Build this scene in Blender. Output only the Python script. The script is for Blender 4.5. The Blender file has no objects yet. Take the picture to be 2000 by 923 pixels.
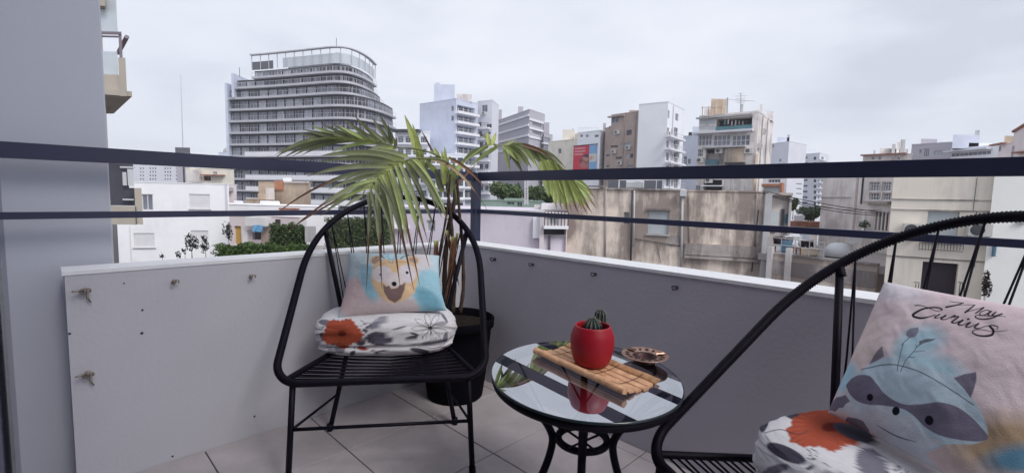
import bpy, math, random
import numpy as np
from mathutils import Vector, Matrix
random.seed(7); RNG = np.random.default_rng(7)
scene = bpy.context.scene
C = scene.collection
R = math.radians

# ------------------------------------------------------------------ camera
FPX, PITCH, ROLL, CAMZ = 914.887, 0.0878, 0.0221, 0.975      # focal length in photo pixels, tilt, roll, eye height
_cp, _sp, _cr, _sr = math.cos(PITCH), math.sin(PITCH), math.cos(ROLL), math.sin(ROLL)
CF = np.array([0, _cp, -_sp]); _R0 = np.array([1., 0, 0]); _U0 = np.array([0, _sp, _cp])
CR = _cr * _R0 + _sr * _U0; CU = -_sr * _R0 + _cr * _U0
CAM = np.array([0, 0, CAMZ])
cam = bpy.data.cameras.new('camera'); cam_o = bpy.data.objects.new('camera', cam); C.objects.link(cam_o)
cam.sensor_width = 36; cam.lens = 36 * FPX / 2000; cam.clip_start = 0.03; cam.clip_end = 6000
cam_o.matrix_world = Matrix(((CR[0], CU[0], -CF[0], 0), (CR[1], CU[1], -CF[1], 0), (CR[2], CU[2], -CF[2], CAMZ), (0, 0, 0, 1)))
scene.camera = cam_o
scene.view_settings.view_transform = 'Standard'; scene.view_settings.look = 'None'
scene.view_settings.gamma = 1; scene.view_settings.exposure = 0.5

# ------------------------------------------------------------------ sky and sun (overcast)
SUN_EL, SUN_AZ, SUN_POWER, COVER = R(45), R(141), 1.5, 0.93     # azimuth: compass from +Y clockwise
world = bpy.data.worlds.new('World'); scene.world = world; world.use_nodes = True
nt = world.node_tree; nt.nodes.clear(); N = nt.nodes.new; LK = nt.links.new
sky = N('ShaderNodeTexSky'); sky.sky_type = 'NISHITA'; sky.sun_disc = False; sky.sun_elevation = SUN_EL; sky.sun_rotation = SUN_AZ
tc = N('ShaderNodeTexCoord'); mp = N('ShaderNodeMapping'); mp.inputs['Scale'].default_value = (1.0, 1.0, 3.0)
LK(tc.outputs['Generated'], mp.inputs['Vector'])
n1 = N('ShaderNodeTexNoise'); n1.inputs['Scale'].default_value = 2.3; n1.inputs['Detail'].default_value = 7; n1.inputs['Roughness'].default_value = 0.5
n1.inputs['Distortion'].default_value = 0.25
LK(mp.outputs[0], n1.inputs['Vector'])
rp = N('ShaderNodeValToRGB')
e = rp.color_ramp.elements; e[0].position = 0.30; e[0].color = (0.50, 0.525, 0.60, 1); e[1].position = 0.66; e[1].color = (0.69, 0.715, 0.775, 1)
m_ = rp.color_ramp.elements.new(0.47); m_.color = (0.62, 0.648, 0.72, 1)
LK(n1.outputs[0], rp.inputs[0])
mul = N('ShaderNodeVectorMath'); mul.operation = 'SCALE'; mul.inputs['Scale'].default_value = 0.07
LK(sky.outputs[0], mul.inputs[0])
mx = N('ShaderNodeMix'); mx.data_type = 'RGBA'; mx.inputs['Factor'].default_value = COVER
LK(mul.outputs[0], mx.inputs[6]); LK(rp.outputs[0], mx.inputs[7])
bg = N('ShaderNodeBackground'); LK(mx.outputs[2], bg.inputs['Color']); bg.inputs['Strength'].default_value = 1.0
wo = N('ShaderNodeOutputWorld'); LK(bg.outputs[0], wo.inputs['Surface'])
sd = bpy.data.lights.new('sun', 'SUN'); sd.energy = SUN_POWER; sd.angle = R(24); sd.color = (1.0, 0.97, 0.94)
so = bpy.data.objects.new('sun', sd); C.objects.link(so)
_sv = Vector((math.sin(SUN_AZ) * math.cos(SUN_EL), math.cos(SUN_AZ) * math.cos(SUN_EL), math.sin(SUN_EL)))
so.rotation_euler = _sv.to_track_quat('Z', 'Y').to_euler(); so.location = (0, -5, 30)

# ------------------------------------------------------------------ helpers: rays, meshes, objects, materials
def ray(px, py): return CF + (px - 1000) / FPX * CR - (py - 461.5) / FPX * CU
def at(px, py, d):                     # the point that photo pixel shows, d metres ahead
    r = ray(px, py); return CAM + r * (d / r[1])
def on_z(px, py, z):
    r = ray(px, py); return CAM + r * ((z - CAMZ) / r[2])
def hor(px): return 357.0 + (px) * 0.0226
def project(X):
    d = np.asarray(X) - CAM; w = np.maximum(d @ CF, 0.05)
    return 1000 + FPX * (d @ CR) / w, 461.5 - FPX * (d @ CU) / w
S2 = math.sqrt(0.5)
NR = np.array([S2, S2, 0]); NL = np.array([-S2, S2, 0]); UP = np.array([0, 0, 1.0])
def bal(a, b, z=0.0): return a * NR + b * NL + np.array([0, 0, z])     # a towards the right parapet, b towards the left one

class MB:
    def __init__(s): s.v = []; s.f = []; s.c = []; s.m = []
    def add(s, verts, faces, col=None, mi=0):
        o = len(s.v); s.v.extend([tuple(map(float, p)) for p in verts])
        s.f.extend([tuple(i + o for i in f) for f in faces]); s.m.extend([mi] * len(faces))
        if col is not None:
            s.c.extend([tuple(col)] * len(verts) if np.ndim(col) == 1 else [tuple(x) for x in col])
        elif s.c: s.c.extend([(.5, .5, .5)] * len(verts))
        return s
    def box(s, c, ax, ay, az, mi=0):   # centre and three half-axes
        c, ax, ay, az = map(np.asarray, (c, ax, ay, az))
        vs = [c + i * ax + j * ay + k * az for k in (-1, 1) for j in (-1, 1) for i in (-1, 1)]
        return s.add(vs, [(0, 2, 3, 1), (4, 5, 7, 6), (0, 1, 5, 4), (2, 6, 7, 3), (0, 4, 6, 2), (1, 3, 7, 5)], None, mi)
    def abox(s, x0, x1, y0, y1, z0, z1, mi=0):
        return s.box(((x0 + x1) / 2, (y0 + y1) / 2, (z0 + z1) / 2), ((x1 - x0) / 2, 0, 0), (0, (y1 - y0) / 2, 0), (0, 0, (z1 - z0) / 2), mi)
    def tube(s, pts, r, n=8, closed=False, mi=0, caps=True):
        P = np.asarray(pts, float); k = len(P)
        rr = np.full(k, r) if np.ndim(r) == 0 else np.asarray(r, float)
        T = (np.roll(P, -1, 0) - np.roll(P, 1, 0)) if closed else np.gradient(P, axis=0)
        T = T / (np.linalg.norm(T, axis=1)[:, None] + 1e-12)
        u = np.cross(T[0], (0, 0, 1.0)); u = u if np.linalg.norm(u) > 1e-3 else np.cross(T[0], (1.0, 0, 0)); u /= np.linalg.norm(u)
        vs = []
        for i in range(k):
            u = u - T[i] * (u @ T[i]); u /= np.linalg.norm(u) + 1e-12; w = np.cross(T[i], u)
            for j in range(n):
                a = 2 * math.pi * j / n; vs.append(P[i] + rr[i] * (math.cos(a) * u + math.sin(a) * w))
        fs = []
        for i in range(k if closed else k - 1):
            a = i * n; b = ((i + 1) % k) * n
            for j in range(n): fs.append((a + j, a + (j + 1) % n, b + (j + 1) % n, b + j))
        if not closed and caps: fs += [tuple(range(n))[::-1], tuple((k - 1) * n + j for j in range(n))]
        return s.add(vs, fs, None, mi)
    def lathe(s, prof, c=(0, 0, 0), n=40, mi=0, cap0=True, cap1=False):
        vs = [(c[0] + r * math.cos(2 * math.pi * j / n), c[1] + r * math.sin(2 * math.pi * j / n), c[2] + z) for r, z in prof for j in range(n)]
        fs = [(i * n + j, i * n + (j + 1) % n, (i + 1) * n + (j + 1) % n, (i + 1) * n + j) for i in range(len(prof) - 1) for j in range(n)]
        if cap0: fs.append(tuple(range(n))[::-1])
        if cap1: fs.append(tuple((len(prof) - 1) * n + j for j in range(n)))
        return s.add(vs, fs, None, mi)
    def prism(s, poly, z0, z1, mi=0):  # plan polygon
        n = len(poly); vs = [(p[0], p[1], z0) for p in poly] + [(p[0], p[1], z1) for p in poly]
        return s.add(vs, [(i, (i + 1) % n, n + (i + 1) % n, n + i) for i in range(n)] + [tuple(range(n))[::-1], tuple(range(n, 2 * n))], None, mi)

ORG = {}
def mesh_of(name, mb, mats, org, smooth):
    me = bpy.data.meshes.new(name)
    V = np.asarray(mb.v, float).reshape(-1, 3) - np.asarray(org)
    me.from_pydata(V.tolist(), [], mb.f)
    mats = mats if isinstance(mats, (list, tuple)) else [mats]
    for m in mats: me.materials.append(m)
    if len(mats) > 1: me.polygons.foreach_set('material_index', mb.m)
    if smooth: me.polygons.foreach_set('use_smooth', [True] * len(me.polygons))
    if mb.c and len(mb.c) == len(mb.v):
        ca = me.color_attributes.new('col', 'FLOAT_COLOR', 'POINT')
        ca.data.foreach_set('color', np.c_[np.asarray(mb.c, float), np.ones(len(mb.c))].ravel())
    me.update(); return me
def obj(name, mb, mats, parent=None, smooth=False):
    if parent is not None: org = ORG.get(parent.name, (0, 0, 0))
    else:
        V = np.asarray(mb.v); org = ((V[:, 0].min() + V[:, 0].max()) / 2, (V[:, 1].min() + V[:, 1].max()) / 2, V[:, 2].min())
    o = bpy.data.objects.new(name, mesh_of(name, mb, mats, org, smooth)); C.objects.link(o)
    if parent is not None: o.parent = parent
    else: o.location = org
    ORG[o.name] = org
    return o
def share(name, me, parent):
    o = bpy.data.objects.new(name, me); C.objects.link(o); o.parent = parent; ORG[o.name] = ORG.get(parent.name, (0, 0, 0)); return o
def tag(o, label, cat, group=None):
    o['label'] = label; o['category'] = cat
    if group: o['group'] = group
    return o
def thing(name, label, cat, loc=(0, 0, 0), rotz=0.0, group=None, local=False):
    o = bpy.data.objects.new(name, None); C.objects.link(o); o.empty_display_size = 0.2
    o.location = tuple(map(float, loc)); o.rotation_euler = (0, 0, rotz); tag(o, label, cat, group)
    ORG[o.name] = (0, 0, 0) if local else tuple(map(float, loc)); return o
def struct(name, mb, mats, parent=None, smooth=False, kind='structure'):
    o = obj(name, mb, mats, parent, smooth); o['kind'] = kind; return o

def lin(r, g, b):
    f = lambda u: (u / 255 / 12.92) if u <= 10 else ((u / 255 + .055) / 1.055) ** 2.4
    return np.array([f(r), f(g), f(b)])
MATS = {}
def mat(name, col, rough=0.7, var=0.12, scale=3.0, bump=0.0, bscale=60.0, spec=0.3, metal=0.0, streak=0.0, streak_col=(0.06, 0.052, 0.052), cut=0.52, vc=False, coat=0.0, ztop=None, sxyz=(1.3, 1.3, .22)):
    m = bpy.data.materials.new(name); m.use_nodes = True; t = m.node_tree; n = t.nodes; l = t.links
    b = n['Principled BSDF']; b.inputs['Roughness'].default_value = rough; b.inputs['Specular IOR Level'].default_value = spec; b.inputs['Metallic'].default_value = metal
    b.inputs['Coat Weight'].default_value = coat; b.inputs['Coat Roughness'].default_value = 0.08
    tcn = n.new('ShaderNodeTexCoord')
    nz = n.new('ShaderNodeTexNoise'); nz.inputs['Scale'].default_value = scale; nz.inputs['Detail'].default_value = 6; nz.inputs['Roughness'].default_value = .6
    l.new(tcn.outputs['Object'], nz.inputs['Vector'])
    mr = n.new('ShaderNodeMapRange'); mr.inputs[1].default_value = .3; mr.inputs[2].default_value = .7; mr.inputs[3].default_value = 1 - var; mr.inputs[4].default_value = 1 + var
    l.new(nz.outputs[0], mr.inputs[0])
    mu = n.new('ShaderNodeVectorMath'); mu.operation = 'SCALE'
    if vc:
        at_ = n.new('ShaderNodeAttribute'); at_.attribute_name = 'col'; l.new(at_.outputs['Color'], mu.inputs[0])
    else: mu.inputs[0].default_value = tuple(col)
    l.new(mr.outputs[0], mu.inputs['Scale']); out = mu.outputs[0]
    if streak > 0:                        # rain streaks and soot: thin tall noise, cut by a broad one
        mpn = n.new('ShaderNodeMapping'); mpn.inputs['Scale'].default_value = sxyz; l.new(tcn.outputs['Object'], mpn.inputs['Vector'])
        s1 = n.new('ShaderNodeTexNoise'); s1.inputs['Scale'].default_value = 1.0; s1.inputs['Detail'].default_value = 8; s1.inputs['Roughness'].default_value = .74; l.new(mpn.outputs[0], s1.inputs['Vector'])
        s2 = n.new('ShaderNodeTexNoise'); s2.inputs['Scale'].default_value = .55; s2.inputs['Detail'].default_value = 5; l.new(tcn.outputs['Object'], s2.inputs['Vector'])
        ad = n.new('ShaderNodeMath'); ad.operation = 'ADD'; l.new(s1.outputs[0], ad.inputs[0]); l.new(s2.outputs[0], ad.inputs[1]); src = ad.outputs[0]
        if ztop is not None:              # weathering runs down from the coping
            sx = n.new('ShaderNodeSeparateXYZ'); l.new(tcn.outputs['Object'], sx.inputs[0])
            zr = n.new('ShaderNodeMapRange'); zr.inputs[1].default_value = ztop - 4; zr.inputs[2].default_value = ztop; zr.inputs[3].default_value = -.08; zr.inputs[4].default_value = .16
            l.new(sx.outputs[2], zr.inputs[0]); a2 = n.new('ShaderNodeMath'); a2.operation = 'ADD'; l.new(src, a2.inputs[0]); l.new(zr.outputs[0], a2.inputs[1]); src = a2.outputs[0]
        sr = n.new('ShaderNodeMapRange'); sr.inputs[1].default_value = cut * 2 - .06; sr.inputs[2].default_value = cut * 2 + .17; sr.inputs[3].default_value = 0; sr.inputs[4].default_value = streak
        l.new(src, sr.inputs[0])
        mxn = n.new('ShaderNodeMix'); mxn.data_type = 'RGBA'; l.new(sr.outputs[0], mxn.inputs['Factor']); l.new(out, mxn.inputs[6]); mxn.inputs[7].default_value = (*streak_col, 1); out = mxn.outputs[2]
    l.new(out, b.inputs['Base Color'])
    if bump > 0:
        bn = n.new('ShaderNodeTexNoise'); bn.inputs['Scale'].default_value = bscale; bn.inputs['Detail'].default_value = 5; l.new(tcn.outputs['Object'], bn.inputs['Vector'])
        bp = n.new('ShaderNodeBump'); bp.inputs['Strength'].default_value = bump; bp.inputs['Distance'].default_value = .01; l.new(bn.outputs[0], bp.inputs['Height']); l.new(bp.outputs[0], b.inputs['Normal'])
    MATS[name] = m; return m
M = MATS
# balcony
mat('wall_paint', (.49, .475, .535), .85, .05, 2.2, .10, 70, .2, streak=.30, streak_col=(.33, .31, .34), cut=.56)  # right parapet: same paint as the left, shade mixed into the colour
mat('wall_paint_end', (.555, .545, .585), .85, .05, 1.8, .10, 70, .2, streak=.18, streak_col=(.44, .40, .42), cut=.55)  # left parapet: same paint, made lighter for the light it gets
mat('cap_white', (.82, .82, .84), .7, .05, 9, .2, 50, .2)
mat('pillar_paint', (.55, .565, .63), .85, .04, 1.5, .05, 60, .2, streak=.12, streak_col=(.42, .43, .50), cut=.55)
mat('facade_paint', (.30, .315, .40), .7, .05, 2, .1, 50, .2)
mat('ceiling_paint', (.6, .6, .62), .85, .03, 2)
mat('tile', (.48, .435, .442), .40, .13, 7, .06, 30, .35, streak=.35, streak_col=(.36, .30, .32), cut=.50, sxyz=(3, 3, 3))
mat('grout', (.075, .06, .068), .9, .2, 20)
mat('rail_metal', (.030, .034, .074), .36, .08, 6, .04, 200, .5)
mat('hook_metal', (.30, .26, .22), .6, .3, 60, 0, 50, .4, metal=.4)
mat('hook_dark', (.05, .045, .055), .5, .3, 60, metal=.5)
mat('chair_cord', (.0060, .0042, .0105), .55, .25, 40, .1, 300, .14)
mat('chair_metal', (.0065, .0048, .011), .5, .2, 30, 0, 50, .15)
mat('fabric', None, .9, .05, 60, .22, 420, .1, vc=True)
mat('leaf', None, .48, .16, 24, .1, 90, .35, vc=True)
mat('stem_bark', (.085, .058, .045), .8, .4, 26, .5, 60, .2)
mat('pot_dark', (.0045, .004, .0065), .85, .2, 12, .1, 60, .05)
mat('soil', (.022, .017, .015), .95, .5, 50, .8, 60, .1)
mat('pot_red', (.36, .008, .022), .45, .10, 7, .05, 110, .4, streak=.18, streak_col=(.30, .008, .02), cut=.5)
mat('bamboo', (.68, .385, .22), .55, .28, 38, .25, 120, .3, streak=.30, streak_col=(.36, .17, .07), cut=.53, sxyz=(30, 30, 30))
mat('bamboo_dark', (.46, .25, .125), .55, .35, 42, .25, 120, .3)
mat('thread', (.022, .013, .01), .8)
mat('brass', (.42, .27, .21), .35, .3, 60, .3, 90, .5, metal=.75)
mat('brass_dark', (.06, .03, .03), .5, .3, 60, .2, 90, .4, metal=.6)
mat('cactus', None, .6, .2, 60, .2, 150, .25, vc=True)
mat('glass_edge', (.02, .03, .035), .15, .05, 5, 0, 50, .5)
lt = M['leaf'].node_tree; lb = lt.nodes['Principled BSDF']; tl = lt.nodes.new('ShaderNodeBsdfTranslucent'); lm_ = lt.nodes.new('ShaderNodeMixShader'); lm_.inputs[0].default_value = .18
lt.links.new(lb.inputs['Base Color'].links[0].from_socket, tl.inputs['Color']); lt.links.new(lb.outputs[0], lm_.inputs[1]); lt.links.new(tl.outputs[0], lm_.inputs[2]); lt.links.new(lm_.outputs[0], lt.nodes['Material Output'].inputs['Surface'])
g = bpy.data.materials.new('table_glass'); g.use_nodes = True; t = g.node_tree; t.nodes.clear()
o_ = t.nodes.new('ShaderNodeOutputMaterial'); mxs = t.nodes.new('ShaderNodeMixShader'); gl = t.nodes.new('ShaderNodeBsdfGlossy'); tr = t.nodes.new('ShaderNodeBsdfTransparent'); fr = t.nodes.new('ShaderNodeFresnel')
gl.inputs['Roughness'].default_value = 0.0; gl.inputs['Color'].default_value = (.93, .95, .99, 1); tr.inputs['Color'].default_value = (.62, .60, .66, 1)
fr.inputs['IOR'].default_value = 7.0
t.links.new(fr.outputs[0], mxs.inputs[0]); t.links.new(tr.outputs[0], mxs.inputs[1]); t.links.new(gl.outputs[0], mxs.inputs[2]); t.links.new(mxs.outputs[0], o_.inputs[0]); M['table_glass'] = g

# ------------------------------------------------------------------ the balcony
QL, OL, QR, OR_ = 1.982, 2.105, 1.609, 1.745     # inner and outer planes of the two parapets
ZP, ZT, ZB, ZT2, ZB2 = .709, 1.1014, 1.0523, .890, .868
A_END, B_END = .034, -4.2
mb = MB(); mb.box(bal((QR + A_END) / 2 - .2, (QL + B_END) / 2, -.022), NR * ((QR - A_END) / 2 + .3), NL * ((QL - B_END) / 2), UP * .018)
floor = struct('floor', mb, M['grout'])
T = .3905; R0, L0 = .383, 1.628
k = 0
for i in range(-3, 4):
    for j in range(-13, 2):
        a0, a1, b0, b1 = R0 + i * T, R0 + (i + 1) * T, L0 + j * T, L0 + (j + 1) * T
        a1 = min(a1, QR); b1 = min(b1, QL)
        if a1 - a0 < .02 or b1 - b0 < .02 or a0 < -.5: continue
        g2 = .0022; dz = random.uniform(-.0006, .0006); c = bal((a0 + a1) / 2, (b0 + b1) / 2, -.002 + dz)
        ha, hb = (a1 - a0) / 2 - g2, (b1 - b0) / 2 - g2; ch = .0015
        vs = []
        for hx, hy, z in ((ha, hb, -.004), (ha, hb, .0005), (ha - ch, hb - ch, .002)):
            vs += [c + sx * hx * NR + sy * hy * NL + UP * z for sx, sy in ((-1, -1), (1, -1), (1, 1), (-1, 1))]
        fs = [(8, 11, 10, 9)[::-1]] + [(q + i_, q + (i_ + 1) % 4, q + 4 + (i_ + 1) % 4, q + 4 + i_) for q in (0, 4) for i_ in range(4)]
        obj('tile', MB().add(vs, fs), M['tile'], floor)
def parapet(label, c0, c1, mats, capw0, capw1, name='parapet_wall'):
    pass
# end parapet on the left side (towards the pillar)
t_ = thing('parapet_wall', 'pale grey parapet on the left side, with five hooks and white top', 'wall', bal(.8, QL, 0))
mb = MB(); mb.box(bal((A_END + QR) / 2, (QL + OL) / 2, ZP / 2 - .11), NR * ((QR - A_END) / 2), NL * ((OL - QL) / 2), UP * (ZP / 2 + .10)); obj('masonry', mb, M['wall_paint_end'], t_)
mb = MB(); mb.box(bal((A_END + QR) / 2 - .003, (QL + OL) / 2, ZP - .005), NR * ((QR - A_END) / 2 + .003), NL * ((OL - QL) / 2 + .003), UP * .006); obj('coping', mb, M['cap_white'], t_)
t_ = thing('parapet_wall', 'shaded grey parapet on the right, behind the glass table, with eye hooks', 'wall', bal(QR, 0, 0))
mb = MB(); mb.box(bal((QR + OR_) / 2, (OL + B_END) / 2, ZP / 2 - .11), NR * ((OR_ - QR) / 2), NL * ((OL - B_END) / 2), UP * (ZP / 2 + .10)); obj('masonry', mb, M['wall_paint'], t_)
mb = MB(); mb.box(bal((QR + OR_) / 2, (OL + B_END) / 2 + .003, ZP - .005), NR * ((OR_ - QR) / 2 + .003), NL * ((OL - B_END) / 2 + .003), UP * .006); obj('coping', mb, M['cap_white'], t_)
# railing: four flat bars and a corner post welded together
rl = thing('balcony_railing', 'dark blue metal railing of two flat bars above the white topped parapets', 'railing', bal(1.77, 2.09, ZP))
PL, PR = 2.076, 1.774
for zt, zb in ((ZT, ZB), (ZT2, ZB2)):
    mb = MB(); mb.box(bal((PR - 1.2) / 2 - .0, PL + .011, (zt + zb) / 2), NR * ((PR + 1.2) / 2 - .001), NL * .011, UP * (zt - zb) / 2)
    obj('top_rail' if zt > 1 else 'lower_rail', mb, M['rail_metal'], rl)
    mb = MB(); mb.box(bal(PR + .011, (PL + B_END) / 2 - .01, (zt + zb) / 2), NR * .011, NL * ((PL - B_END) / 2 - .002), UP * (zt - zb) / 2)
    obj('top_rail' if zt > 1 else 'lower_rail', mb, M['rail_metal'], rl)
mb = MB(); mb.box(bal(PR + .003, PL + .005, .75), NR * .021, NL * .021, UP * (ZT - .75 - .004)); obj('post', mb, M['rail_metal'], rl)
for b_ in (-1.9, -3.9):
    mb = MB(); mb.box(bal(PR + .012, b_, .75), NR * .018, NL * .018, UP * (ZT - .75 - .006)); obj('post', mb, M['rail_metal'], rl)
# pillar beyond the end parapet, own facade behind the viewer, slab of the balcony above
mb = MB(); ch = .012
a0, a1, b0, b1 = -.105, .166, 2.165, 2.75
poly = [bal(a0, b0 + ch)[:2], bal(a0 + ch, b0)[:2], bal(a1 - .004, b0)[:2], bal(a1, b0 + .004)[:2], bal(a1, b1)[:2], bal(a0, b1)[:2]][::-1]
mb.prism(poly, -16, 7.5); tag(obj('pillar', mb, M['pillar_paint']), 'tall smooth grey pillar at the left, behind the end of the railing', 'pillar')
mb = MB(); mb.box(bal(-.30, 1.9, 1.5), NR * .17, NL * .6, UP * 4.0); mb.box(bal(-.30, -3.2, 1.5), NR * .17, NL * 1.6, UP * 4.0); mb.box(bal(-.30, -.15, 3.9), NR * .168, NL * 1.449, UP * 1.6)
struct('facade_wall', mb, M['facade_paint'])       # the viewer stands in its doorway
mb = MB()                                                               # unseen room shell, added to stop light through the doorway
mb.box(bal(-3.6, -.15, 1.2), NR * .05, NL * 2.4, UP * 1.6); mb.box(bal(-2.06, 2.3, 1.2), NR * 1.59, NL * .05, UP * 1.6); mb.box(bal(-2.06, -2.6, 1.2), NR * 1.59, NL * .05, UP * 1.6); mb.box(bal(-2.1, -.15, 2.75), NR * 1.6, NL * 2.5, UP * .05); mb.box(bal(-2.1, -.15, -.08), NR * 1.59, NL * 2.5, UP * .05)
struct('room_wall', mb, M['facade_paint'])

# hooks in the parapets
def hook(px, py, side, big, label):
    n = -NL if side == 'L' else -NR; q = QL if side == 'L' else QR
    r = ray(px, py); t = q / (r @ (-n)); p = CAM + r * t; tn = np.cross(n, UP)
    o = thing('wall_hook', label, 'hook', p, 0, 'hooks screwed into the parapets')
    mb = MB(); k_ = big
    mb.tube([p - n * .004, p + n * .003], .007 * k_, 10); obj('anchor', mb, M['hook_metal' if side == 'L' else 'hook_dark'], o, True)
    mb = MB(); c = p + n * .018 * k_
    pts = [p, p + n * .008 * k_]
    pts += [c + .0105 * k_ * (-math.cos(a) * (n * .35 + UP * .75) + math.sin(a) * (tn * .95 - UP * .1)) for a in np.linspace(.25, 5.3, 14)]
    mb.tube(pts, .0021 * k_, 6); obj('eye', mb, M['hook_metal' if side == 'L' else 'hook_dark'], o, True)
    if big > 1.2:
        mb = MB(); mb.tube([p + n * .006 - tn * .006, p + n * .016 - tn * .004 - UP * .022, p + n * .01 - tn * .012 - UP * .04], [.004, .0035, .002], 6)
        mb.tube([p + n * .006, p + n * .03 + tn * .03 + UP * .004], [.0045, .003], 6)
        obj('cable_end', mb, M['hook_metal'], o, True)
hook(166, 566, 'L', 1.25, 'rusty hook with wire end near the top left corner of the pale parapet')
hook(172, 728, 'L', 1.25, 'frayed brown hook low on the left end of the pale parapet')
hook(340, 549, 'L', 1.1, 'small light hook on the pale parapet, second along its top')
hook(490, 539, 'L', 1.1, 'small dark hook on the pale parapet, nearest the woven chair')
hook(967, 506, 'R', 1.2, 'eye hook on the shaded parapet nearest the railing post')
hook(1041, 516, 'R', 1.0, 'eye hook on the shaded parapet above the left of the table')
hook(1163, 535, 'R', 1.0, 'eye hook on the shaded parapet above the cactus')
hook(1322, 561, 'R', 1.0, 'eye hook on the shaded parapet nearest the right hand chair')
hol = MB()
for px, py, s in ((278, 605, 1), (277, 650, 1.3), (136, 651, 1), (497, 812, 1), (337, 890, 1), (242, 553, .7)):
    r = ray(px, py); p = CAM + r * (QL / (r @ NL)); hol.tube([p + NL * .003, p - NL * .0012], .0036 * s, 8)
obj('screw_plug', hol, M['hook_dark'], bpy.data.objects['parapet_wall'])['kind'] = 'stuff'

# ------------------------------------------------------------------ woven chairs
CH = dict(wf=.3495, hs=.3481, th=.7063, Ls=.934, wa=.3527, sA=.4741, rc=.0854, ex=2.084, sj=.7142, ds=.4221, wr=.1881, hr=.3403, wft=.2542, yft=.3638)
def hoop_half():
    g = CH; wf, rc, wa, sA, Ls, ex = g['wf'], g['rc'], g['wa'], g['sA'], g['Ls'], g['ex']
    p = [(x, 0) for x in np.linspace(0, wf - rc, 9)]
    p += [(wf - rc + rc * math.cos(a), rc + rc * math.sin(a)) for a in np.linspace(-math.pi / 2, 0, 12)[1:]]
    p += [(wf + (wa - wf) * t, rc + (sA - rc) * t) for t in np.linspace(0, 1, 12)[1:]]
    p += [(wa * max(math.cos(a), 0) ** (2 / ex), sA + (Ls - sA) * math.sin(a) ** (2 / ex)) for a in np.linspace(0, math.pi / 2, 30)[1:]]
    return np.array(p)
def h3(x, s): return np.array([x, s * math.cos(CH['th']), CH['hs'] + s * math.sin(CH['th'])])
HH = hoop_half()
def resample(P, step):
    P = np.asarray(P); L = np.r_[0, np.cumsum(np.linalg.norm(np.diff(P, axis=0), axis=1))]; n = max(2, int(L[-1] / step)); q = np.linspace(0, L[-1], n)
    return np.stack([np.interp(q, L, P[:, i]) for i in range(3)], 1)
def wrapped(mb, P, r, step=.0058, n=9):      # a bar wound round with cord
    Q = resample(P, step / 2); rr = np.array([r, r * .78] * (len(Q) // 2 + 1))[:len(Q)]; mb.tube(Q, rr, n)
def hoop_x(s):
    m = HH[9:]; return float(np.interp(s, m[:, 1], m[:, 0]))
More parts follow.
